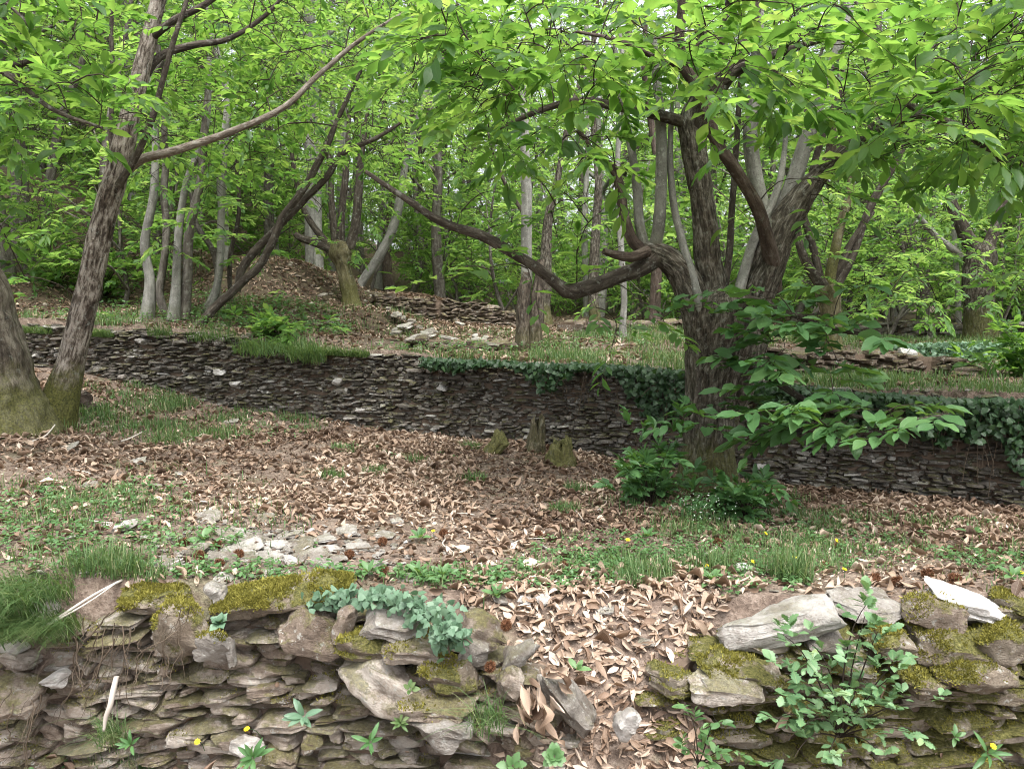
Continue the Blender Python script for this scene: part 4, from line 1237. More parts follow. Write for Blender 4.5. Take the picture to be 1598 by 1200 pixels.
rk = np.random.default_rng(17)
slim('dark reddish trunk just right of the slope crest', (607, 457, 8), 15, 'bark_red', [(604, 420, 7.5), (604, 380, 7), (610, 330, 6.5), (625, 280, 6), (632, 220, 5)], 60, rk)
slim('grey trunk bending right at its foot behind the centre of the slope', (667, 452, 11), 15, 'bark_far', [(660, 420, 9), (664, 380, 9), (672, 335, 9), (682, 290, 9), (690, 230, 8), (696, 150, 6)], 60, rk)
slim('pale trunk behind the dark reddish one', (592, 450, 9), 18, 'bark_smooth', [(596, 400, 8.5), (600, 340, 8.5), (606, 290, 8), (612, 240, 7)], 60, rk)
slim('pale smooth stem leaning right out of the pollard on the slope', (562, 445, 6), 13, 'bark_smooth', [(585, 410, 7), (605, 375, 7), (618, 340, 7), (626, 300, 6.5), (634, 250, 5), (650, 190, 4)], 50, rk)
slim('straight pale grey trunk left of the pollard on the slope', (497, 428, 8), 17, 'bark_smooth', [(496, 390, 7.5), (495, 340, 7), (494, 280, 7), (490, 200, 6)], 60, rk)
slim('thin pale trunk directly behind the pollard on the slope', (520, 430, 7), 19, 'bark_smooth', [(519, 380, 6.5), (516, 320, 6), (514, 260, 6)], 50, rk)
slim('dark thick trunk close behind the snag', (850, 505, 12), 13, 'bark', [(848, 480, 11), (850, 450, 11), (852, 400, 9), (856, 340, 7), (870, 280, 5)], 50, rk)
slim('slim pale trunk between the snag and the broad chestnut', (972, 528, 6), 12, 'bark_smooth', [(972, 500, 5.5), (974, 470, 5), (970, 400, 5), (966, 330, 4.5), (964, 250, 4)], 40, rk)
slim('reddish brown trunk left of the broad chestnut below its left limb', (1022, 512, 10), 15, 'bark_red', [(1022, 480, 9), (1024, 430, 8.5), (1026, 360, 8), (1030, 280, 7)], 50, rk)
slim('thin dark trunk in the woodland right of the bending grey one', (648, 448, 5), 20, 'bark_far', [(648, 400, 5), (652, 340, 5), (655, 270, 4)], 40, rk)
slim('white peeling trunk far behind the low left limb of the broad chestnut', (916, 505, 5), 20, 'bark_smooth', [(915, 470, 5), (914, 430, 5), (912, 360, 5), (915, 280, 4)], 40, rk)
slim('dark trunk beside the white peeling one behind the low left limb', (930, 508, 9), 17, 'bark', [(926, 470, 8), (926, 430, 8), (930, 360, 7), (934, 280, 6)], 40, rk)
slim('pale trunk seen between two limbs of the broad chestnut', (1068, 500, 7), 16, 'bark_smooth', [(1070, 440, 7), (1066, 380, 6.5), (1060, 300, 6), (1058, 220, 5)], 40, rk)
slim('slim trunk against the farthest wall left of the thick pollard', (1497, 528, 4), 14, 'bark_smooth', [(1496, 490, 4), (1494, 450, 4), (1490, 380, 3.5), (1484, 300, 3)], 30, rk)
slim('dim brown trunk in shade behind the mid-size mossy chestnut', (1440, 505, 9), 16, 'bark_far', [(1440, 470, 8.5), (1430, 420, 8), (1415, 370, 7.5), (1390, 300, 7), (1370, 220, 6)], 50, rk)
slim('thick shaded trunk leaning left of the thick pollard', (1382, 505, 8), 18, 'bark_far', [(1384, 460, 7.5), (1376, 420, 7), (1360, 350, 6)], 50, rk)
slim('dark slim trunk on the bank left of the coppice clump', (150, 470, 7), 10.5, 'bark_far', [(160, 420, 6.5), (170, 370, 6), (160, 300, 5.5), (165, 220, 5)], 60, rk)
slim('leaning dark trunk on the dim hillside above the old grey trunk', (48, 420, 9), 13, 'bark_far', [(55, 380, 8), (70, 330, 7.5), (80, 270, 7), (95, 190, 6)], 70, rk)
slim('grey trunk behind the coppice clump seen between its stems', (350, 425, 8), 14, 'bark_smooth', [(350, 380, 8), (348, 330, 7.5), (346, 260, 7)], 50, rk)
slim('second thin grey trunk behind the coppice clump, nearer the slope', (430, 405, 6), 16, 'bark_smooth', [(428, 370, 6), (424, 320, 5.5), (420, 260, 5)], 50, rk)


# ---- woodland behind: a few kinds, copied
def proto_tree(seed, h, rad, nt, lean=.4, low=.25, bark='bark_far', L=.15, nl=12):
    rng = np.random.default_rng(seed)
    r = root('woodland_tree', (0, 0, 0), 'x', 'tree')
    n = 6
    z = np.linspace(-.3, h * .92, n)
    xy = np.cumsum(rng.normal(0, lean * .35, (n, 2)), 0)
    pr = np.column_stack([xy, z, np.linspace(h * .014, h * .003, n)])
    sp = spline(pr, .3)
    mb = MB()
    tube(mb, sp, 9, .004, 5, seed, rng.uniform())
    nodes = [sp[len(sp) // 4:, :3]]
    for k in range(7):
        t = rng.uniform(low, .85)
        p = sp[int(t * (len(sp) - 1))]
        a = rng.uniform(0, 6.28)
        ln = rad * rng.uniform(.5, 1) * (1.1 - .5 * t)
        e = np.array([math.cos(a) * ln, math.sin(a) * ln, ln * rng.uniform(.3, .9)])
        b = np.array([np.append(p[:3], p[3] * .6), np.append(p[:3] + e * .5 + [0, 0, .1 * ln], p[3] * .4), np.append(p[:3] + e, .006)])
        bs = spline(b, .3)
        tube(mb, bs, 5, 0, 5, seed, rng.uniform())
        nodes.append(bs[:, :3])
    mb.build('trunk', M[bark], r)
    u = nrm(rng.normal(0, 1, (nt, 3))) * (rng.uniform(.15, 1, nt) ** .5)[:, None]
    cz = h * (1 + low) / 2
    tg = u * np.array([rad, rad, h * (1 - low) / 2]) + np.array([xy[-2, 0] * .6, xy[-2, 1] * .6, cz])
    mt, ml = MB(), MB()
    sprout(np.concatenate(nodes), None, tg, mt, ml, rng, L=L, tmpl=T_FAR, nl=int(nl * 1.4), sl=.6, maxlen=6, tn=3, tw=.007)
    mt.build('twig_growth', M['twig'], r)
    ml.build('crown', M['leaf_far'], r)
    return r


protos = [proto_tree(101, 9, 2.1, 216), proto_tree(102, 11, 2.4, 259, .3, .3, 'bark_smooth'), proto_tree(103, 8, 2.4, 230, .6, .2), proto_tree(104, 12, 2.6, 273, .25, .3, 'bark_far'), proto_tree(105, 7, 2.2, 216, .5, .15)]
shrubs = [proto_tree(201, 2.6, 1.2, 90, .3, .05, L=.14, nl=11), proto_tree(202, 1.8, 1.1, 80, .3, .03, L=.13, nl=11), proto_tree(203, 3.6, 1.4, 120, .4, .1, L=.15, nl=11)]
rb_ = np.random.default_rng(77)


def plant_out(protos, spots, label_group, used):
    for x, y, k in spots:
        p = protos[k]
        o = p if p.name not in used else copy_tree(p)
        used.add(p.name)
        o.location = (x, y, float(ground(np.array([x]), np.array([y]))[0]))
        o.rotation_euler = (0, 0, rb_.uniform(0, 6.28))
        s = rb_.uniform(1.0, 1.4) if p.name.startswith('woodland_tree') else rb_.uniform(.85, 1.2)
        o.scale = (s, s, s * rb_.uniform(.9, 1.1))
        tag(o, label_group[0], label_group[2], label_group[1])


spots = []
for y in np.concatenate([np.linspace(19, 34, 8), np.linspace(37, 60, 6)]):
    half = y * .78 + 2
    nrow = max(5, int(2 * half / (4.4 if y < 35 else 6.0)))
    for x in np.linspace(-half, half, nrow):
        spots.append((x + rb_.normal(0, 1.0), y + rb_.normal(0, .8), rb_.integers(0, 5)))
for x, y in [(-8, 13), (-6.5, 15), (-10, 16), (-4.6, 17.2), (-12, 12), (-7.5, 18), (9, 17), (11, 15), (13, 18), (7, 19), (-11, 10), (5.5, 18.5)]:
    spots.append((x, y, rb_.integers(0, 5)))
plant_out(protos, spots, ('one of the slim leafy woodland trees crowding the distance behind the terraces', 'woodland trees in the distance', 'tree'), set())
sh = []
for i in range(150):
    y = rb_.uniform(17.5, 36)
    x = rb_.uniform(-.72, .72) * y
    sh.append((x, y, rb_.integers(0, 3)))
for x, y in [(-8, 11.5), (-9.5, 12.5), (-7, 13), (-10.5, 11), (-8.8, 14), (-6.6, 14.8), (-9.4, 9.9), (-7.9, 10.3), (-6.2, 12.2), (-5.6, 13.6), (-11, 13), (7, 14.5), (8.5, 13.5), (9.5, 15), (6.2, 16.4), (4.6, 17), (10.5, 13), (8.2, 16.8), (11.5, 16), (3.2, 17.5)]:
    sh.append((x, y, rb_.integers(0, 3)))
for p in shrubs:
    p.name = 'woodland_sapling'
plant_out(shrubs, sh, ('leafy sapling of the woodland undergrowth, low between or beside the trunks', 'saplings in the woodland undergrowth', 'sapling'), set())
# ------------------------------------------------------------------ ground cover
rg = np.random.default_rng(31)


def gz(x, y):
    return ground(np.asarray(x, float), np.asarray(y, float))


def gnormal(x, y):
    e = .04
    n = np.stack([-(gz(x + e, y) - gz(x - e, y)) / (2 * e), -(gz(x, y + e) - gz(x, y - e)) / (2 * e), np.ones_like(x)], -1)
    return nrm(n)


# green patches: photo pixel of the centre, half size across and away in metres, strength
PATCH = [(300, 655, 1.25, 1.5, 1.0), (230, 610, 1.0, .8, .8), (380, 670, .6, .6, .6), (60, 800, .9, .7, .7), (150, 790, .6, .5, .5), (20, 870, .5, .4, .5), (150, 885, .3, .2, .7), (900, 895, .45, .25, .8), (1060, 875, .55, .4, 1.0),
         (1230, 885, .35, .25, .9), (1160, 850, .8, .5, .85), (1300, 825, 1.2, .6, .7), (1480, 850, .6, .4, .35), (1570, 900, .4, .3, .5), (700, 905, .35, .15, .6), (1240, 790, .6, .4, .6), (960, 850, .5, .25, .5), (1420, 890, .5, .25, .3)]
PW = [(hit(p[0], p[1], y0=3.0), *p[2:]) for p in PATCH]


SLC = hit(430, 856)


def slate(x, y):
    return sm(1.3, .5, ((x - SLC[0]) / .75) ** 2 + ((y - SLC[1]) / .42) ** 2)


def green(x, y):
    g = np.zeros_like(x)
    for c, a, b, s in PW:
        q = ((x - c[0]) / a) ** 2 + ((y - c[1]) / b) ** 2
        g = np.maximum(g, s * sm(1.25, .35, q))
    return g


def zone(n, x0, x1, y0, y1, rng=rg):
    return rng.uniform(x0, x1, n), rng.uniform(y0, y1, n)


def dry(mb, x, y, rng, lift=.012, L=.13, tm=T_NEAR, tiltn=.33, rn=(.47, .3)):
    n = len(x)
    up = gnormal(x, y) + rng.normal(0, tiltn, (n, 3))
    a = rng.uniform(0, 2 * math.pi, n)
    d = np.stack([np.cos(a), np.sin(a), rng.normal(0, .25, n)], -1)
    d = d - nrm(up) * (d * nrm(up)).sum(-1, keepdims=True) * .8
    LL = L * rng.uniform(.3, 1.15, n)
    p = np.stack([x, y, gz(x, y) + lift * rng.uniform(.1, 2.4, n)], -1) - nrm(d) * (LL * .5)[:, None]
    rc = np.clip(rng.normal(*rn, n) + .35 * noise(np.stack([x * 1.5, y * 1.5, x * 0 + 1], -1)), 0, 1)
    leaves(mb, p, d, up, LL, LL * rng.uniform(.28, .55, n), tm, rc, rng.normal(.3, .4, n), rng.normal(.15, .4, n))


mb = MB()
x, y = zone(170000, -6.5, 8, 3.4, 9.3)
k = (y < wall_y(x) - .02) & (np.abs(x) < y * .78 + 1.7)
x, y = x[k], y[k]
cl = fbm(np.stack([x * 1.1, y * 1.1, x * 0 + 2], -1), 3)
w = np.clip(.72 + 1.1 * cl, .08, 1) * (1 - .70 * green(x, y)) * (.24 + .76 * sm(4.2, 5.6, y + .4 * cl)) * (1 - .5 * sm(-1.2, -3.2, x)) * (1 - .8 * slate(x, y))
k = rg.uniform(size=len(x)) < w * .95
x, y = x[k], y[k]
h_ = len(x) // 2
dry(mb, x[:h_], y[:h_], rg, L=.10)
dry(mb, x[h_:], y[h_:], rg, L=.06, tm=T_MID)
x, y = zone(3800, -.35, 1.2, 2.45, 3.9)
k = rg.uniform(size=len(x)) < gapmask(x, y)
dry(mb, x[k], y[k], rg, .014, .075, rn=(.6, .25), tm=T_MID)
x, y = zone(60000, -6.5, 8, 2.5, 8)
k = (y < wall_y(x) - .02) & (np.abs(x) < y * .78 + 1.7) & ((y > 3.6) | (gapmask(x, y) > .5))
x, y = x[k], y[k]
dry(mb, x, y, rg, .008, .034, tm=T_FAR, rn=(.4, .3))
x, y = zone(90000, -9, 10, 7, 19)
k = (y > wall_y(x) + .2) & (rg.uniform(size=len(x)) < np.clip(.5 + 1.3 * fbm(np.stack([x, y, x * 0 + 5], -1) * .7, 3), 0, 1) * np.where(x < .8, 1.5, .35))
dry(mb, x[k], y[k], rg, .012, .10, T_MID)
tag(mb.build('leaf_litter', M['dry']), kind='stuff')

# fallen leaves near the camera, one by one
pro = []
for i in range(6):
    mb = MB()
    V = np.zeros((1, 3))
    leaves(mb, V, np.array([[1., 0, 0]]), np.array([[0, 0, 1.]]), .14, np.array([.06 * rg.uniform(.7, 1.3)]), T_NEAR, np.array([.22 + .145 * i]), np.array([rg.normal(.3, .7)]), np.array([rg.normal(.2, .55)]))
    pro.append(mb.mesh('dead_leaf', M['dry']))


def dead(x, y, z, up, label, group, s=1.0, yaw=None):
    o = link('dead_leaf', pro[rg.integers(0, 6)])
    q = Vector(up).to_track_quat('Z', 'Y')
    o.rotation_mode = 'QUATERNION'
    from mathutils import Quaternion
    o.rotation_quaternion = q @ Quaternion((0, 0, 1), rg.uniform(0, 6.28) if yaw is None else yaw)
    o.location = (x, y, z)
    s *= rg.uniform(.3, .85)
    o.scale = (s, s, s)
    tag(o, label, 'leaf', group)


cnt = 0
while cnt < 140:
    x, y = rg.uniform(-.3, 1.15), rg.uniform(2.6, 3.95)
    if gapmask(np.array([x]), np.array([y]))[0] < rg.uniform():
        continue
    n = gnormal(np.array([x]), np.array([y]))[0] + rg.normal(0, .25, 3)
    dead(x, y, float(gz(x, y)) + rg.uniform(.015, .05), n, 'dry curled pale brown chestnut leaf lying in the gap between the two foreground walls', 'dead leaves filling the gap')
    cnt += 1
for i in range(34):
    q = P(835 + rg.normal(0, 22), 1082 + rg.normal(0, 30), 2.92 + rg.uniform(-.05, .08))
    dead(*q, np.array([rg.normal(0, .4), -1, .3 + rg.normal(0, .3)]), 'curled pale brown leaf in the drift hanging over the left wall end', 'leaf drift over the wall end', 1.0, rg.normal(-1.4, .5))
for (px, py, lb) in [(335, 1183, 'rolled tan leaf lying below the yellow flowers in the left wall'), (200, 905, 'broad pale dead leaf propped at the tip of the long grass'), (135, 925, 'folded beige dead leaf across the bleached sticks'),
                     (1335, 918, 'upright tan dead leaf behind the oak sapling tip'), (1375, 1092, 'bright rusty oak leaf in the middle of the oak sapling'), (1235, 1110, 'small rusty leaf low in the left half of the oak sapling')]:
    q = P(px, py, 3.0 if py > 950 else 3.5)
    dead(*q, (rg.normal(0, .3), -.8, .8), lb, None, .9)

# ---- grass
def blades(mb, x, y, z, h, rng, w=.0035, lean=.5, hang=None):
    n = len(x)
    a = rng.uniform(0, 2 * math.pi, n)
    ln = np.stack([np.cos(a), np.sin(a)], -1) * (np.abs(rng.normal(0, lean, n)))[:, None]
    if hang is not None:
        ln = ln + hang
    hh = h * rng.uniform(.3, 1.35, n)
    s = np.stack([-np.sin(a), np.cos(a), a * 0], -1)
    p0 = np.stack([x, y, z - .005], -1)
    pts = []
    for t in (0, .4, .75, 1):
        q = p0.copy()
        q[:, :2] += ln * (hh * t ** 1.8)[:, None]
        q[:, 2] += hh * (t - .28 * t ** 3 * np.minimum(1.8, np.linalg.norm(ln, axis=1) * 1.6))
        pts.append(q)
    V = np.concatenate([np.stack([pts[i] - s * (w * f), pts[i] + s * (w * f)], 1) for i, f in enumerate((1, .9, .6))] + [pts[3][:, None]], 1)
    off = (np.arange(n) * 7)[:, None, None]
    F = np.array([(0, 1, 3, 2), (2, 3, 5, 4)])
    T = np.array([(4, 5, 6)])
    rnd = np.clip(rng.normal(.5, .28, n), 0, 1)
    att = np.stack([np.repeat(rnd[:, None], 7, 1), np.zeros((n, 7)), np.zeros((n, 7))], -1)
    mb.add(V, [(F[None] + off).reshape(-1, 4), (T[None] + off).reshape(-1, 3)], att.reshape(-1, 3))


mb = MB()
x, y = zone(260000, -6.5, 7.5, 3.5, 9.3)
k = (y < wall_y(x) - .05) & (np.abs(x) < y * .75 + 1.5)
x, y = x[k], y[k]
c = fbm(np.stack([x * 3, y * 3, x * 0], -1), 3)
c2 = fbm(np.stack([x * 1.2, y * 1.2, x * 0 + 8], -1), 2)
w = green(x, y) * np.clip(.22 + 1.7 * c, .02, .9) + .16 * sm(.05, .4, c2) * (y < 5.6)
k = rg.uniform(size=len(x)) < w
x, y = x[k], y[k]
hh = np.where(y > 5.5, .085, .075) * (1 + .8 * c[k])
blades(mb, x, y, gz(x, y), hh, rg, .0028 + .0004 * y.mean() * 0 + np.where(y > 5.5, .0012, 0)[:, None] * np.ones((1, 3)), .55)
# second terrace
x, y = zone(300000, -9, 10, 6, 15.5)
wy = wall_y(x)
c = fbm(np.stack([x * 1.6, y * 1.6, x * 0 + 4], -1), 3)
w = np.where((y > wy + .05), np.maximum(np.clip(.4 + 1.3 * c, 0, 1), np.where((y < wy + .7) & (x > -.5), .75, 0)), 0) * np.where(x > .2, 1.0, np.where(y < wy + .5, .8, .22)) * np.where((y < wy + 1.6), 1, .55)
k = (rg.uniform(size=len(x)) < w) & (np.abs(x) < y * .75 + 1.4)
x, y = x[k], y[k]
blades(mb, x, y, gz(x, y), .11 * (1 + c[k]), rg, .0042, .6)
tag(mb.build('grass', M['grass']), kind='stuff')


def tuft(px, py, n, h, rad, label, hang=None, d=None, w=.0022, lean=.6, group=None, y0=3.0):
    b = hit(px, py, y0=y0) if d is None else P(px, py, d)
    a, r = rg.uniform(0, 6.28, n), rad * np.sqrt(rg.uniform(0, 1, n))
    x, y = b[0] + np.cos(a) * r, b[1] + np.sin(a) * r
    mb = MB()
    z = gz(x, y) if d is None else np.full(n, b[2]) + rg.normal(0, .02, n)
    blades(mb, x, y, z, h, rg, w, lean, hang)
    tag(mb.build('grass_tuft', M['grass'], None, origin=b), label, 'grass tuft', group)


tuft(40, 935, 900, .19, .20, 'long fine grass spilling over the left end of the bank', np.array([.1, -1.0]), 3.38, .0022, .7)
tuft(15, 985, 560, .2, .14, 'second long grass tuft, hanging lower over the wall by the left edge', np.array([.0, -1.3]), 3.33, .0022, .7)
tuft(90, 985, 500, .18, .10, 'thin hanging grass right below the dusty triangular slab', np.array([.1, -1.3]), 3.31, .0016, .5)
tuft(165, 893, 800, .13, .15, 'bright green fine grass tuft behind the bleached sticks')
tuft(215, 905, 350, .09, .12, 'small grass fringe between the bleached sticks and the flat mossy cap slab')
tuft(1235, 905, 420, .17, .10, 'upright grass tuft behind the arched grey slab', None, None, .0028)
tuft(1105, 895, 380, .14, .12, 'bushy grass tuft in the strip right of the gap', None, None, .0028)
tuft(1000, 905, 420, .13, .16, 'wide low grass tuft above the gap', None, None, .0026)
tuft(175, 1150, 260, .12, .06, 'wispy dry grass tuft growing from the left wall face', np.array([0, -.5]), 3.22, .0014, .8)
tuft(760, 1130, 160, .14, .08, 'thin green grass growing low on the left wall end', np.array([0, -.4]), 2.95, .0018, .8)
for px, py in [(535, 703), (648, 722), (740, 752), (520, 746), (585, 740), (900, 768), (735, 700), (880, 800)]:
    tuft(px, py, 160, .09, .10, 'small dark green tuft poking out of the brown leaf litter', None, None, .0035, .7, 'tufts in the leaf litter')
for px, py, d_ in [(395, 548, 8.5), (420, 552, 8.4), (470, 560, 8.35), (250, 522, 8.9), (330, 528, 8.7), (490, 563, 8.3)]:
    tuft(px, py, int(rg.integers(90, 240)), rg.uniform(.12, .24), rg.uniform(.12, .3), 'grass tuft overhanging the top of the terrace wall left of its middle', np.array([0, -.7]), d_ - .05, .0035, .6, 'tufts overhanging the terrace wall')

mb = MB()
px = rg.uniform(40, 640, 5200)
keep = fbm(np.stack([px * .02, px * 0 + 2, px * 0], -1), 3) > -.12
px = px[keep]
t_ = np.stack([np.interp(px, W2[:, 0], W2T[:, c]) for c in range(3)], -1)
blades(mb, t_[:, 0], t_[:, 1] - .01 + rg.uniform(-.04, .15, len(px)), t_[:, 2] + .0, .13, rg, .0032, .6, np.array([0, -.9]))
tag(mb.build('overhanging_grass', M['grass']), kind='stuff')

# ---- low herbs
mb = MB()


def herb_patch(px, py, rx, ry, n, L, mb, tm=T_OVAL, hgt=.05, y0=3.0, c=None, ratio=.55):
    b = hit(px, py, y0=y0) if c is None else c
    nc = max(1, n // 7)
    a, r = rg.uniform(0, 6.28, nc), np.sqrt(rg.uniform(0, 1, nc))
    cx, cy = b[0] + np.cos(a) * r * rx, b[1] + np.sin(a) * r * ry
    for i in range(nc):
        m = rg.integers(5, 10)
        aa = rg.uniform(0, 6.28, m)
        hh = rg.uniform(.2, 1, m) * hgt
        p = np.stack([cx[i] + np.cos(aa) * L * .4, cy[i] + np.sin(aa) * L * .4, float(gz(cx[i], cy[i])) + hh], -1)
        d = np.stack([np.cos(aa), np.sin(aa), rg.normal(.25, .3, m)], -1)
        leaves(mb, p, d, np.array([0, 0, 1.]) + rg.normal(0, .3, (m, 3)), L * rg.uniform(.6, 1.2, m), L * ratio * rg.uniform(.8, 1.1, m), tm, np.clip(rg.normal(.5, .22, m), 0, 1))


for a in [(60, 810, .8, .6, 900, .03), (120, 780, .7, .5, 600, .03), (20, 870, .4, .3, 400, .03), (250, 840, .5, .25, 260, .03), (890, 905, .4, .22, 800, .03), (960, 880, .3, .2, 400, .03), (720, 905, .3, .15, 350, .035),
          (330, 900, .4, .12, 260, .03), (440, 895, .4, .15, 260, .032), (1150, 880, .5, .3, 500, .026), (1250, 830, .8, .4, 700, .03), (1560, 880, .3, .25, 300, .03), (360, 850, .5, .2, 160, .03), (600, 900, .3, .12, 160, .035),
          (300, 660, 1.2, 1.0, 700, .03), (1050, 870, .7, .4, 900, .022), (1200, 860, .8, .4, 800, .022), (960, 860, .5, .3, 500, .024), (1400, 870, .7, .3, 400, .022), (100, 830, .7, .5, 700, .024), (1180, 910, .3, .2, 250, .03), (1420, 810, .8, .4, 260, .03), (560, 700, 1.5, .5, 120, .03)]:
    herb_patch(*a, mb)
for a in [(300, 505, 2.0, .8, 900, .05), (450, 500, .9, .7, 1600, .05), (380, 490, 1.0, .6, 700, .05), (900, 545, 2.0, .7, 900, .04), (700, 552, 1.2, .4, 500, .04), (1490, 575, .8, .5, 700, .04), (200, 470, 1.6, 1.2, 800, .06)]:
    herb_patch(*a, mb, hgt=.16, y0=8.3 if a[0] < 1000 else 6.6)
tag(mb.build('ground_cover', M['herb']), kind='stuff')


# ---- single plants
def rosette(px, py, d, n, L, label, mat='herb', up=(0, -.75, .65), tm=T_OVAL, ratio=.34, name='rosette_plant', cat='plant', spread=1.0, group=None):
    b = P(px, py, d)
    u = np.array(up, float)
    u /= np.linalg.norm(u)
    s = nrm(np.cross(u, [0, 0, 1.01]))
    t = np.cross(s, u)
    a = np.arange(n) * 2.4 + rg.uniform(0, 6)
    k = np.linspace(.35, 1, n)
    a = a + rg.normal(0, .35, n)
    k = np.clip(k * rg.uniform(.6, 1.15, n), .25, 1)
    dd = (s * np.cos(a)[:, None] + t * np.sin(a)[:, None]) * (spread * k)[:, None] + u * (1.05 - k * .8)[:, None]
    mb = MB()
    leaves(mb, np.repeat(b[None], n, 0) + dd * .006, dd, u + rg.normal(0, .1, (n, 3)), L * (.55 + .45 * k), L * ratio * (.6 + .4 * k), tm, np.clip(rg.normal(.6, .15, n), 0, 1))
    tag(mb.build(name, M[mat], None, origin=b), label, cat, group)


rosette(474, 1118, 3.08, 11, .085, 'grey green leaf rosette growing from the middle of the left wall face', 'ivy_pale')
rosette(395, 1182, 3.06, 11, .09, 'lower dark green rosette under the white quartz lump', 'leaf_dark', ratio=.28)
rosette(205, 1162, 3.12, 8, .07, 'narrow leaved rosette low on the left part of the wall', 'leaf_dark', ratio=.26)
rosette(578, 1158, 3.02, 8, .08, 'dark narrow leaved rosette below the large brown layered slab', 'leaf_dark', ratio=.26)
rosette(625, 1128, 3.0, 12, .05, 'small bright ferny plant beside the lichen spotted ledge slab', 'grass', ratio=.3)
rosette(1540, 1175, 3.05, 7, .10, 'strap leaved dark plant with a yellow flower low in the right wall', 'leaf_dark', ratio=.22)
rosette(640, 1075, 3.05, 6, .04, 'tiny plant with one yellow leaf left of the olive mossed stone', 'grass', ratio=.6)
rosette(865, 1180, 2.8, 26, .045, 'dense clump of small round leaves at the foot of the long pale slab', 'herb', ratio=.75, spread=1.4)
rosette(800, 1195, 2.85, 7, .06, 'pale green toothed leaves at the bottom edge left of the gap', 'herb', tm=T_LOBE, ratio=.6)
rosette(343, 972, 3.2, 14, .05, 'pale lobed seedling on the shaggy block below the left cap stones', 'ivy_pale', (0, -.4, .9), T_IVY, .8)
rosette(900, 1045, 3.15, 6, .06, 'lone green seedling standing in the leaf-filled gap', 'herb', (0, -.4, .9), T_OVAL, .5)
rosette(1490, 1150, 3.1, 6, .05, 'three leafed sprig on the right wall face', 'herb', ratio=.4)
for px, py, lb in [(576, 893, 'broad leaved seedling at the left of the row above the pale ivy'), (652, 895, 'tallest broad leaved seedling above the pale ivy'), (690, 898, 'broad leaved seedling at the right of the row above the pale ivy'),
                   (775, 930, 'seedling with one long strap leaf at the top of the gap'), (318, 842, 'bright green leafy seedling behind the strewn slate pieces'), (655, 840, 'pale seedling standing alone on the leaf litter edge'),
                   (1515, 832, 'green seedling on the leafy ground at far right'), (1010, 838, 'green seedling at the left end of the right grass strip'), (1110, 905, 'bluish plant in the grass right of the gap'), (1580, 900, 'leafy herb at the right edge beside a yellow flower')]:
    b = hit(px, py + 8)
    rosette(px, py, b[1], 8, .085, lb, 'herb', (0, -.25, 1), T_OVAL, .42, 'seedling')


def bush(px, py, d, stems, L, nl, label, mat, tm, ratio, name, cat, rng, sl=.25, tw=.004, target=None, per=1.6):
    """stems: photo tips with distance; leaves alternate along each stem."""
    b = P(px, py, d)
    r = root(name, b, label, cat)
    mt, ml = MB(), MB()
    for q in stems:
        e = P(*q)
        v = e - b
        n_ = np.linalg.norm(v)
        u = np.linspace(0, 1, 7)[:, None]
        c = v * u + np.array([0, 0, 1.]) * (.12 * n_ * np.sin(u * math.pi)) + rng.normal(0, .03 * n_, 3) * np.sin(u * math.pi)
        tube(mt, np.column_stack([c, np.linspace(tw, tw * .35, 7)]), 5, rnd=rng.uniform(), cap=False)
        m = max(1, int(n_ / sl * per))
        for t in np.linspace(.3, 1, m):
            i = min(int(t * 6), 5)
            p = c[i] + (c[i + 1] - c[i]) * (t * 6 - i)
            dr = nrm(v / n_ * .7 + rng.normal(0, .55, 3) + np.array([0, -.15, .15]))
            twig_leaves(ml, p, dr, sl * rng.uniform(.5, 1), nl, L, tm, ratio, .4, rng.normal(.5, .16), True, rng)
    mt.build('stem', M['twig'], r)
    ml.build('foliage', M[mat], r)


ro = np.random.default_rng(12)
bush(1310, 1150, 3.12, [(1222, 990, 3.02), (1262, 1000, 3.0), (1358, 935, 3.12), (1370, 985, 3.04), (1225, 1050, 2.96), (1270, 1060, 2.94), (1330, 1050, 2.95), (1400, 1030, 2.98), (1448, 1100, 2.96), (1210, 1120, 2.95), (1255, 1130, 2.9), (1330, 1120, 2.9),
                        (1400, 1110, 2.92), (1240, 1180, 2.9), (1290, 1185, 2.88), (1370, 1170, 2.88), (1420, 1140, 2.92), (1215, 1085, 2.96), (1385, 1060, 2.94), (1300, 1090, 2.9), (1350, 960, 3.1)], .054, 6,
     'glaucous oak sapling with lobed leaves sprouting from the right wall', 'oak', T_LOBE, .62, 'oak_sapling', 'sapling', ro, .10, .004, per=1.1)
bush(1090, 1195, 2.85, [(1075, 1110, 2.8), (1110, 1130, 2.8), (1085, 1150, 2.78), (1140, 1170, 2.8), (1120, 1190, 2.75), (1065, 1170, 2.78), (1150, 1195, 2.78)], .05, 6, 'pale green leafy herb at the bottom edge right of the gap', 'herb', T_OVAL, .5, 'leafy_herb', 'plant', ro, .09, .003, per=1.2)
b = hit(1010, 790)
st = [(1008 + ro.normal(0, 28), 745 + ro.normal(0, 27), b[1] + ro.uniform(-.25, .35)) for _ in range(38)] + [(985, 655, b[1] + .2), (1030, 690, b[1] + .1), (1050, 680, b[1]), (1070, 640, b[1] + .1)]
bush(1015, 795, b[1], st, .105, 8, 'dense dark leafy sucker growth left of the broad chestnut foot', 'leaf_dark', T_NEAR, .40, 'understory_shrub', 'shrub', ro, .16, .004, per=1.5)
b = hit(1165, 812)
st = [(1165 + ro.normal(0, 36), 775 + ro.normal(0, 17), b[1] + ro.uniform(-.25, .3)) for _ in range(34)]
bush(1165, 812, b[1], st, .10, 8, 'low dark leafy sucker growth right of the broad chestnut foot', 'leaf_dark', T_NEAR, .40, 'understory_shrub', 'shrub', ro, .15, .004, per=1.5)
b = hit(1090, 815)
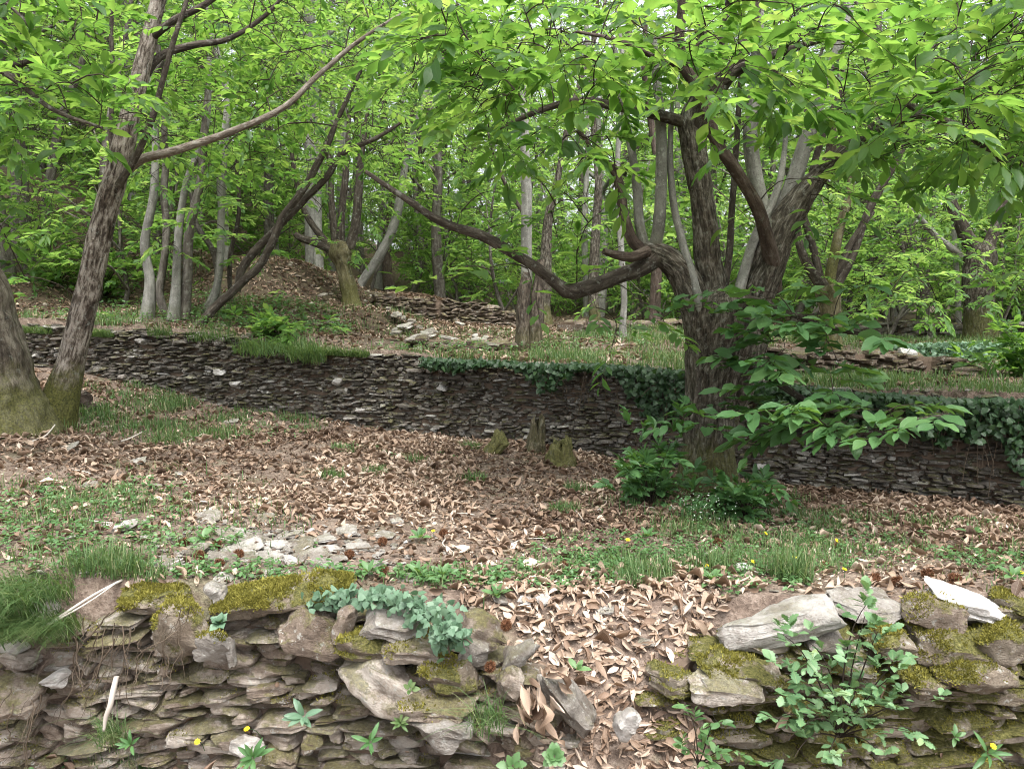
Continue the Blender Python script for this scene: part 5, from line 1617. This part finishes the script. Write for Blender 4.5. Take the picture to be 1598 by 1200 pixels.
r = root('flowering_herb', b, 'dark herb dotted with tiny white flowers at the broad chestnut foot', 'plant')
ml, mw = MB(), MB()
n = 260
p = ro.normal(0, 1, (n, 3)) * np.array([.10, .07, .05]) + np.array([0, 0, .10])
leaves(ml, p, ro.normal(0, 1, (n, 3)), np.array([0, 0, 1.]) + ro.normal(0, .4, (n, 3)), .03, .014, T_OVAL, ro.uniform(0, .6, n))
n = 80
p = ro.normal(0, 1, (n, 3)) * np.array([.11, .07, .05]) + np.array([0, -.04, .13])
leaves(mw, p, ro.normal(0, 1, (n, 3)), np.array([0, -1, .6]) + ro.normal(0, .4, (n, 3)), .008, .008, T_FAR, ro.uniform(0, 1, n))
ml.build('foliage', M['leaf_dark'], r)
tag(mw.build('blossom', M['tiny_white'], r), kind='stuff')
b = hit(1600, 585, y0=6.8)
st = [(1600 + ro.normal(0, 30), 555 + ro.normal(0, 22), b[1] + ro.uniform(-.4, .4)) for _ in range(34)]
bush(1600, 590, b[1], st, .14, 9, 'bright yellow green leafy shrub at the right edge above the ivy', 'leaf', T_NEAR, .36, 'understory_shrub', 'shrub', ro, .2, .004, per=1.5)
for px, py, y0_, s_, lb in [(90, 420, 9, 40, 'dense dark leafy shrub on the dim bank behind the leaning chestnut'), (40, 350, 10.5, 46, 'shadowy leafy shrub higher on the dim bank above the old grey trunk'), (160, 440, 9.8, 30, 'low dark shrub just right of the leaning chestnut'),
                            (430, 500, 9.4, 24, 'low dark green bush on the slope edge below the leaning coppice stem')]:
    b = hit(px, py + 25, y0=y0_)
    st = [(px + ro.normal(0, s_ * 1.2), py + (ro.normal(-5, s_ * .55) if s_ > 26 else 16 + ro.normal(0, 7)), b[1] + ro.uniform(-.7, .5)) for _ in range(46)]
    bush(px, py + 25, b[1], st, .13, 9, lb, 'leaf_far', T_MID, .40, 'understory_shrub', 'shrub', ro, .3, .006, per=1.1)


# ---- ivy
def ivy(label, pts, n, L, mat, spread, nrmv=(0, -.8, .6), name='ivy', strands=0, jx=3.0):
    """pts: photo polyline rows x, y, distance, downward length in px"""
    pts = np.asarray(pts, float)
    t = ro.uniform(0, len(pts) - 1, n)
    i = np.minimum(t.astype(int), len(pts) - 2)
    f = (t - i)[:, None]
    q = pts[i] * (1 - f) + pts[i + 1] * f
    lump = np.clip(.55 + 1.1 * fbm(np.stack([q[:, 0] * .02, q[:, 0] * 0 + 3, q[:, 0] * 0], -1), 3), .1, 1.4)
    py = q[:, 1] + q[:, 3] * (ro.uniform(-.12, 1, n) ** 1.5 if True else 0) * lump
    p = P(q[:, 0] + ro.normal(0, jx, n), py + ro.normal(0, (jx - 3) * .7 + .01, n), q[:, 2] + ro.normal(-.02, spread, n))
    d = np.stack([ro.normal(0, .7, n), ro.normal(-.25, .4, n), ro.normal(-.6, .4, n)], -1)
    up = np.array(nrmv) + ro.normal(0, .4, (n, 3))
    b = P(pts[0, 0], pts[0, 1], pts[0, 2])
    r = root(name, b, label, 'ivy')
    mb = MB()
    leaves(mb, p - b, d, up, L * ro.uniform(.6, 1.2, n), L * .95 * ro.uniform(.6, 1.1, n), T_IVY, np.clip(ro.normal(.5, .2, n), 0, 1))
    mb.build('foliage', M[mat], r)
    mb = MB()
    for s in range(strands):
        j = ro.integers(0, n)
        a = P(q[j, 0], q[j, 1] + 2, q[j, 2] - .03)
        e = P(q[j, 0] + ro.normal(0, 14), q[j, 1] + q[j, 3] * ro.uniform(.5, 1.5), q[j, 2] - .02)
        u = np.linspace(0, 1, 6)[:, None]
        c = a + (e - a) * u + ro.normal(0, .03, 3) * np.sin(u * 5)
        tube(mb, np.column_stack([c - b, np.full(6, .0035)]), 4, rnd=.8, cap=False)
    if strands:
        mb.build('bare_vine', M['root'], r)


ivy('dark ivy curtain draped over the terrace wall left of the broad chestnut', [(660, 558, 8.1, 14), (720, 562, 8.05, 20), (800, 566, 7.95, 26), (880, 568, 7.8, 46), (960, 570, 7.65, 66), (1020, 574, 7.5, 74), (1075, 580, 7.35, 66)], 2500, .055, 'ivy', .06, strands=40)
ivy('dark ivy curtain draped over the terrace wall right of the broad chestnut', [(1180, 598, 7.1, 50), (1260, 604, 6.95, 54), (1340, 612, 6.8, 56), (1420, 618, 6.62, 60), (1500, 622, 6.45, 80), (1570, 622, 6.32, 120), (1640, 622, 6.2, 130)], 3000, .055, 'ivy', .07, strands=50)
ivy('grey green ivy mound on top of the reddish brown tumbled wall', [(1390, 540, 9.5, 14), (1440, 536, 9.5, 26), (1500, 534, 9.5, 34), (1560, 536, 9.4, 40)], 1900, .055, 'ivy_pale', .18, (0, -.3, 1))
ivy('pale blue green ivy trailing over the left wall end', [(492, 932, 3.36, 10), (560, 925, 3.34, 16), (620, 928, 3.28, 28), (665, 938, 3.18, 46), (695, 960, 3.1, 46), (706, 985, 3.06, 26)], 640, .036, 'ivy_pale', .03, (0, -.6, .8), strands=6, jx=14)

# ---- stumps and logs
def stump(px, py, wpx, hpx, label, mat, rng, lean=(0, 0), y0=6.5, name='tree_stump'):
    b = hit(px, py, y0=y0)
    s = b[1] / FPX
    rows = np.array([(0, 0, -.06, wpx * .62 * s), (0, 0, .02, wpx * .52 * s), (lean[0] * .5, lean[1] * .5, hpx * s * .5, wpx * .44 * s), (lean[0], lean[1], hpx * s * .92, wpx * .40 * s), (lean[0] * 1.1, lean[1], hpx * s, wpx * .22 * s)])
    mb = MB()
    sp = spline(rows, .012)
    tube(mb, sp, 40, .022, 4, rng.uniform(0, 50), rng.uniform())
    v = mb.v[0]
    hh = hpx * s
    a = np.arctan2(v[:, 1], v[:, 0])
    jag = noise(np.stack([np.cos(a) * 2.2, np.sin(a) * 2.2, v[:, 2] * 0 + px], -1)) + .6 * noise(np.stack([v[:, 0] * 60, v[:, 1] * 60, v[:, 2] * 0], -1))
    v[:, 2] += sm(.45, 1.0, v[:, 2] / hh) * jag * hh * .42
    v[:, :2] *= (1 + .22 * fbm(v * 14 + px, 3))[:, None]
    o = mb.build(name, M[mat], None, sharp=60)
    o.location = [float(t) for t in b]
    tag(o, label, 'stump')
    return o


o = stump(768, 708, 30, 26, 'low mossy curved stump, first of three at the foot of the terrace wall', 'bark_moss', ro, (.10, 0))
o = stump(834, 706, 32, 44, 'upright grey split stump, tallest at the foot of the terrace wall', 'wood', ro, (.03, .02))
o = stump(874, 726, 48, 34, 'wide rounded stump with moss on top, nearest at the foot of the terrace wall', 'bark_moss', ro)
for px0, py0, px1, py1, rr, lb in [(100, 612, 134, 622, 11, 'short dark log end lying behind the leaning chestnut foot'), (98, 628, 150, 640, 8, 'dark plank-like log lying below the short log end')]:
    d = hit(115, 640, y0=4)[1] + .35
    mb = MB()
    a, b = P(px0, py0, d), P(px1, py1, d - .3)
    tube(mb, spline(np.array([np.append(a, rr * d / FPX), np.append((a + b) / 2, rr * d / FPX * 1.05), np.append(b, rr * d / FPX * .95)]), .03), 24, .008, 5, ro.uniform(0, 9), .5)
    tag(mb.build('fallen_log', M['bark_red'], None, sharp=60, origin=a), lb, 'log')


def stick(pts, r, label, mat='stick', name='fallen_stick'):
    c = np.array([P(*p[:3]) for p in pts])
    mb = MB()
    sp = spline(np.column_stack([c, np.linspace(r, r * .5, len(c))]), .02)
    sp[:, :3] += .012 * noise(sp[:, :3] * 9)[:, None]
    tube(mb, sp, 8, .001, 5, 3, .6)
    tag(mb.build(name, M[mat], None, origin=c[0]), label, 'stick')


stick([(68, 978, 3.28), (130, 938, 3.38), (190, 905, 3.5), (250, 885, 3.65), (285, 872, 3.75)], .007, 'long bleached stick slanting over the left wall top')
stick([(66, 978, 3.27), (105, 958, 3.3), (145, 935, 3.36), (185, 906, 3.45)], .005, 'shorter bleached stick crossing beneath the long one')
d = hit(40, 690, y0=3.5)[1]
stick([(-10, 694, d), (40, 691, d), (68, 682, d + .1), (84, 664, d + .2)], .010, 'bent grey stick on the ground at the mossy foot of the leaning chestnut')
d = hit(200, 700, y0=3.5)[1]
stick([(190, 688, d + .1), (205, 682, d + .1), (222, 674, d + .2)], .008, 'short bare stick in the leaf litter right of the leaning chestnut')
d = hit(290, 690, y0=3.5)[1]
stick([(272, 696, d - .1), (292, 688, d), (318, 676, d + .2)], .007, 'thin stick on the leafy ground below the large grass patch')
d = hit(560, 845)[1]
stick([(533, 838, d), (570, 842, d), (615, 846, d)], .007, 'dark straight stick lying right of the strewn slate pieces', 'twig')
for i in range(40):
    px, py = ro.uniform(60, 1560), ro.uniform(700, 900)
    b = hit(px, py)
    a = ro.uniform(0, 6.28)
    L = ro.uniform(.08, .3)
    e = b[:2] + L * np.array([math.cos(a), math.sin(a)])
    if e[1] > float(wall_y(e[0])) - .1 or e[1] < 3.6:
        continue
    m = (b[:2] + e) / 2 + ro.normal(0, .02, 2)
    c = np.array([[*q, float(gz(q[0], q[1])) + .025] for q in (b[:2], m, e)])
    mb = MB()
    tube(mb, spline(np.column_stack([c, [.004, .0035, .002]]), .03), 6, 0, 5, 2, ro.uniform())
    tag(mb.build('twig', M['twig' if i % 2 else 'stick'], None, origin=c[0]), 'thin broken twig lying on the leaf litter of the terrace', 'twig', 'twigs on the leaf litter')

# ---- moss and leaf scraps caught on the ledges of the two near walls
mb = MB()
for wo in [o for o in bpy.data.objects if o.name.startswith('stone_masonry')]:
    lb = wo.parent['label']
    if 'foreground' not in lb:
        continue
    moss_on(wo, 16000 if 'thickly' in lb else 7000, ro, .013, .35, .6 if 'thickly' in lb else .85)
    me = wo.data
    n = len(me.polygons)
    c, nn, ar = np.empty(n * 3), np.empty(n * 3), np.empty(n)
    me.polygons.foreach_get('center', c); me.polygons.foreach_get('normal', nn); me.polygons.foreach_get('area', ar)
    c, nn = c.reshape(-1, 3), nn.reshape(-1, 3)
    w = ar * (nn[:, 2] > .6)
    i = ro.choice(n, 420, p=w / w.sum())
    a = ro.uniform(0, 6.28, 420)
    L = ro.uniform(.012, .06, 420)
    leaves(mb, c[i] + np.array(wo.parent.location) + [0, 0, .006], np.stack([np.cos(a), np.sin(a), ro.normal(0, .2, 420)], -1), nn[i] + ro.normal(0, .3, (420, 3)), L, L * .45, T_MID, ro.uniform(.2, 1, 420), ro.normal(.2, .5, 420), ro.normal(.2, .4, 420))
tag(mb.build('leaf_debris', M['dry']), kind='stuff')

# ---- bare roots hanging down the left wall
r = root('root_tangle', P(190, 960, 3.25), 'tangle of thin bare roots hanging down the left part of the foreground wall', 'roots')
o0 = np.array(r.location)
for i in range(46):
    x0, y0_ = ro.uniform(150, 300) if i % 3 else ro.uniform(90, 200), ro.uniform(945, 1020)
    if i < 6:
        x0, y0_ = ro.uniform(10, 80), ro.uniform(1070, 1120)
    ln = ro.uniform(40, 150)
    sx = ro.normal(-25, 22)
    rr = ro.uniform(.0012, .0032)
    u = np.linspace(0, 1, 9)
    X = x0 + sx * u + np.cumsum(ro.normal(0, 3.5, 9))
    Y = y0_ + ln * u
    c = P(X, Y, 3.19 + .02 * np.sin(u * 5 + i) - .02 * (Y > 1060) + ro.uniform(-.02, .03))
    mb = MB()
    tube(mb, np.column_stack([c - o0, np.linspace(rr, rr * .5, 9)]), 5, 0, rnd=ro.uniform(), cap=False)
    mb.build('root', M['root'], r)
mb = MB()
c = P(np.array([182, 176, 172, 165, 162]), np.array([1055, 1080, 1100, 1120, 1140]), np.array([3.17, 3.15, 3.14, 3.14, 3.14]))
tube(mb, spline(np.column_stack([c - o0, [.012, .013, .012, .010, .007]]), .01), 10, .002, 5, 1, .9)
mb.build('root', M['stick'], r)

# ---- chestnut burrs
bm_ = []
for i in range(4):
    mb = MB()
    n = 420
    dr = nrm(ro.normal(0, 1, (n, 3)))
    Rr = .018
    leaves(mb, dr * Rr * .8, dr + ro.normal(0, .22, (n, 3)), ro.normal(0, 1, (n, 3)), Rr * ro.uniform(.6, 1.05, n), .0026, T_FAR, ro.uniform(0, 1, n))
    V, F = cube_tmpl(4, 4, 4)
    mb.add(nrm(V) * Rr * .95, [F], np.array([.1, 0, 0]))
    bm_.append(mb.mesh('chestnut_burr', M['burr']))
BURR = [(288, 853), (312, 873), (342, 887), (372, 872), (340, 856), (597, 851), (692, 838), (840, 840), (600, 896), (545, 872), (765, 1040), (1288, 888), (1365, 909), (1400, 914), (1447, 902), (1490, 909), (1120, 852), (880, 890), (1480, 925), (505, 866), (790, 975), (1305, 860)]
for i, (px, py) in enumerate(BURR):
    g = hit(px, py) if py < 950 else P(px, py, 3.06)
    o = link('chestnut_burr', bm_[i % 4])
    s = ro.uniform(.9, 1.25)
    o.scale = (s, s, s * .9)
    o.rotation_euler = tuple(ro.uniform(0, 6.28, 3))
    o.location = [float(t) for t in g + np.array([0, 0, .02 if py < 950 else 0])]
    tag(o, 'shaggy brown chestnut burr perched at the end of the left wall' if py == 1040 else 'spiny brown chestnut burr lying on the terrace edge above the foreground walls', 'burr', None if py == 1040 else 'chestnut burrs on the terrace edge')

# ---- yellow flowers
hv = MB()
n = 22
a = np.arange(n) / n * 6.283 * 2
leaves(hv, np.zeros((n, 3)), np.stack([np.cos(a), np.sin(a), .25 + .35 * (np.arange(n) > n / 2)], -1), np.array([0, 0, 1.]) + np.zeros((n, 3)), np.where(np.arange(n) > n / 2, .010, .014), .006, T_MID, ro.uniform(0, 1, n))
head_me = hv.mesh('flower_head', M['yellow'])
FLW = [(385, 1137, 3.08, 'yellow flower above the white quartz lump in the left wall'), (308, 1157, 3.08, 'yellow flower left of the white quartz lump, closest to the bottom edge'), (1103, 883, 0, 'yellow flower in the grass tuft right of the gap'), (1240, 870, 0, 'yellow flower above the upright grass tuft'),
       (1175, 876, 0, 'small yellow flower between two grass tufts'), (1318, 888, 0, 'yellow flower beside a spiny burr behind the arched slab'), (1306, 843, 0, 'yellow flower farthest back in the right grass'), (1195, 832, 0, 'orange yellow flower below the right sucker growth'),
       (1594, 893, 0, 'yellow flower at the right edge of the terrace'), (1550, 1164, 3.0, 'yellow flower on the strap leaved plant in the right wall'), (676, 828, 0, 'small yellow flower on the leaf litter left of centre'), (980, 842, 0, 'small yellow flower at the front of the leaf litter right of centre')]
for px, py, d, lb in FLW:
    if d:
        top = P(px, py, d)
        foot = top + np.array([ro.normal(.03, .03), .10, -.10])
    else:
        g = hit(px, py + 14)
        top, foot = P(px, py, g[1]), g
    r = root('yellow_flower', foot, lb, 'flower')
    mb = MB()
    tube(mb, spline(np.array([[0, 0, 0, .0016], [*(.5 * (top - foot) + [0, .005, .012]), .0014], [*(top - foot), .0012]]), .01), 5, rnd=1, cap=False)
    mb.build('stem', M['herb'], r)
    o = link('flower_head', head_me, r)
    o.location = [float(t) for t in (top - foot)]
    s_ = 1.0 if d else ro.uniform(.9, 1.15)
    o.scale = (s_, s_, s_)
    o.rotation_euler = (ro.uniform(.3, .8), ro.normal(0, .3), 0)

# ---- loose chips of slate and wood
mb = MB()
n = 620
px, py = ro.normal(430, 105, n), ro.normal(856, 24, n)
px[500:], py[500:] = ro.uniform(60, 1560, 120), ro.uniform(700, 930, 120)
c = np.array([hit(a, b, 700) for a, b in zip(px, py)])
sz = ro.uniform(.012, .075, n) * ro.uniform(.4, 1, n)
stones(mb, c + np.array([0, 0, .008]), np.column_stack([sz, sz * ro.uniform(.6, 1, n), sz * ro.uniform(.15, .4, n)]), rotm(ro.normal(.1, .25, n), ro.normal(0, .25, n), ro.uniform(0, 6, n)), C_LO, ro, 4)
px, py = ro.uniform(960, 1100, 1), ro.uniform(950, 1000, 1)
tag(mb.build('gravel', M['stone_grey'], None, sharp=35), kind='stuff')
mb = MB()
n = 900
x, y = ro.uniform(-7.5, 1.5, n), ro.uniform(8.6, 17, n)
k = (y > wall_y(x) + .25)
x, y = x[k], y[k]
n = len(x)
sz = ro.uniform(.03, .16, n) * ro.uniform(.5, 1, n)
stones(mb, np.stack([x, y, gz(x, y) + .01], -1), np.column_stack([sz, sz * ro.uniform(.6, 1, n), sz * ro.uniform(.2, .5, n)]), rotm(ro.normal(.1, .25, n), ro.normal(0, .25, n), ro.uniform(0, 6, n)), C_LO, ro, 4)
tag(mb.build('rubble', M['stone'], None, sharp=35), kind='stuff')
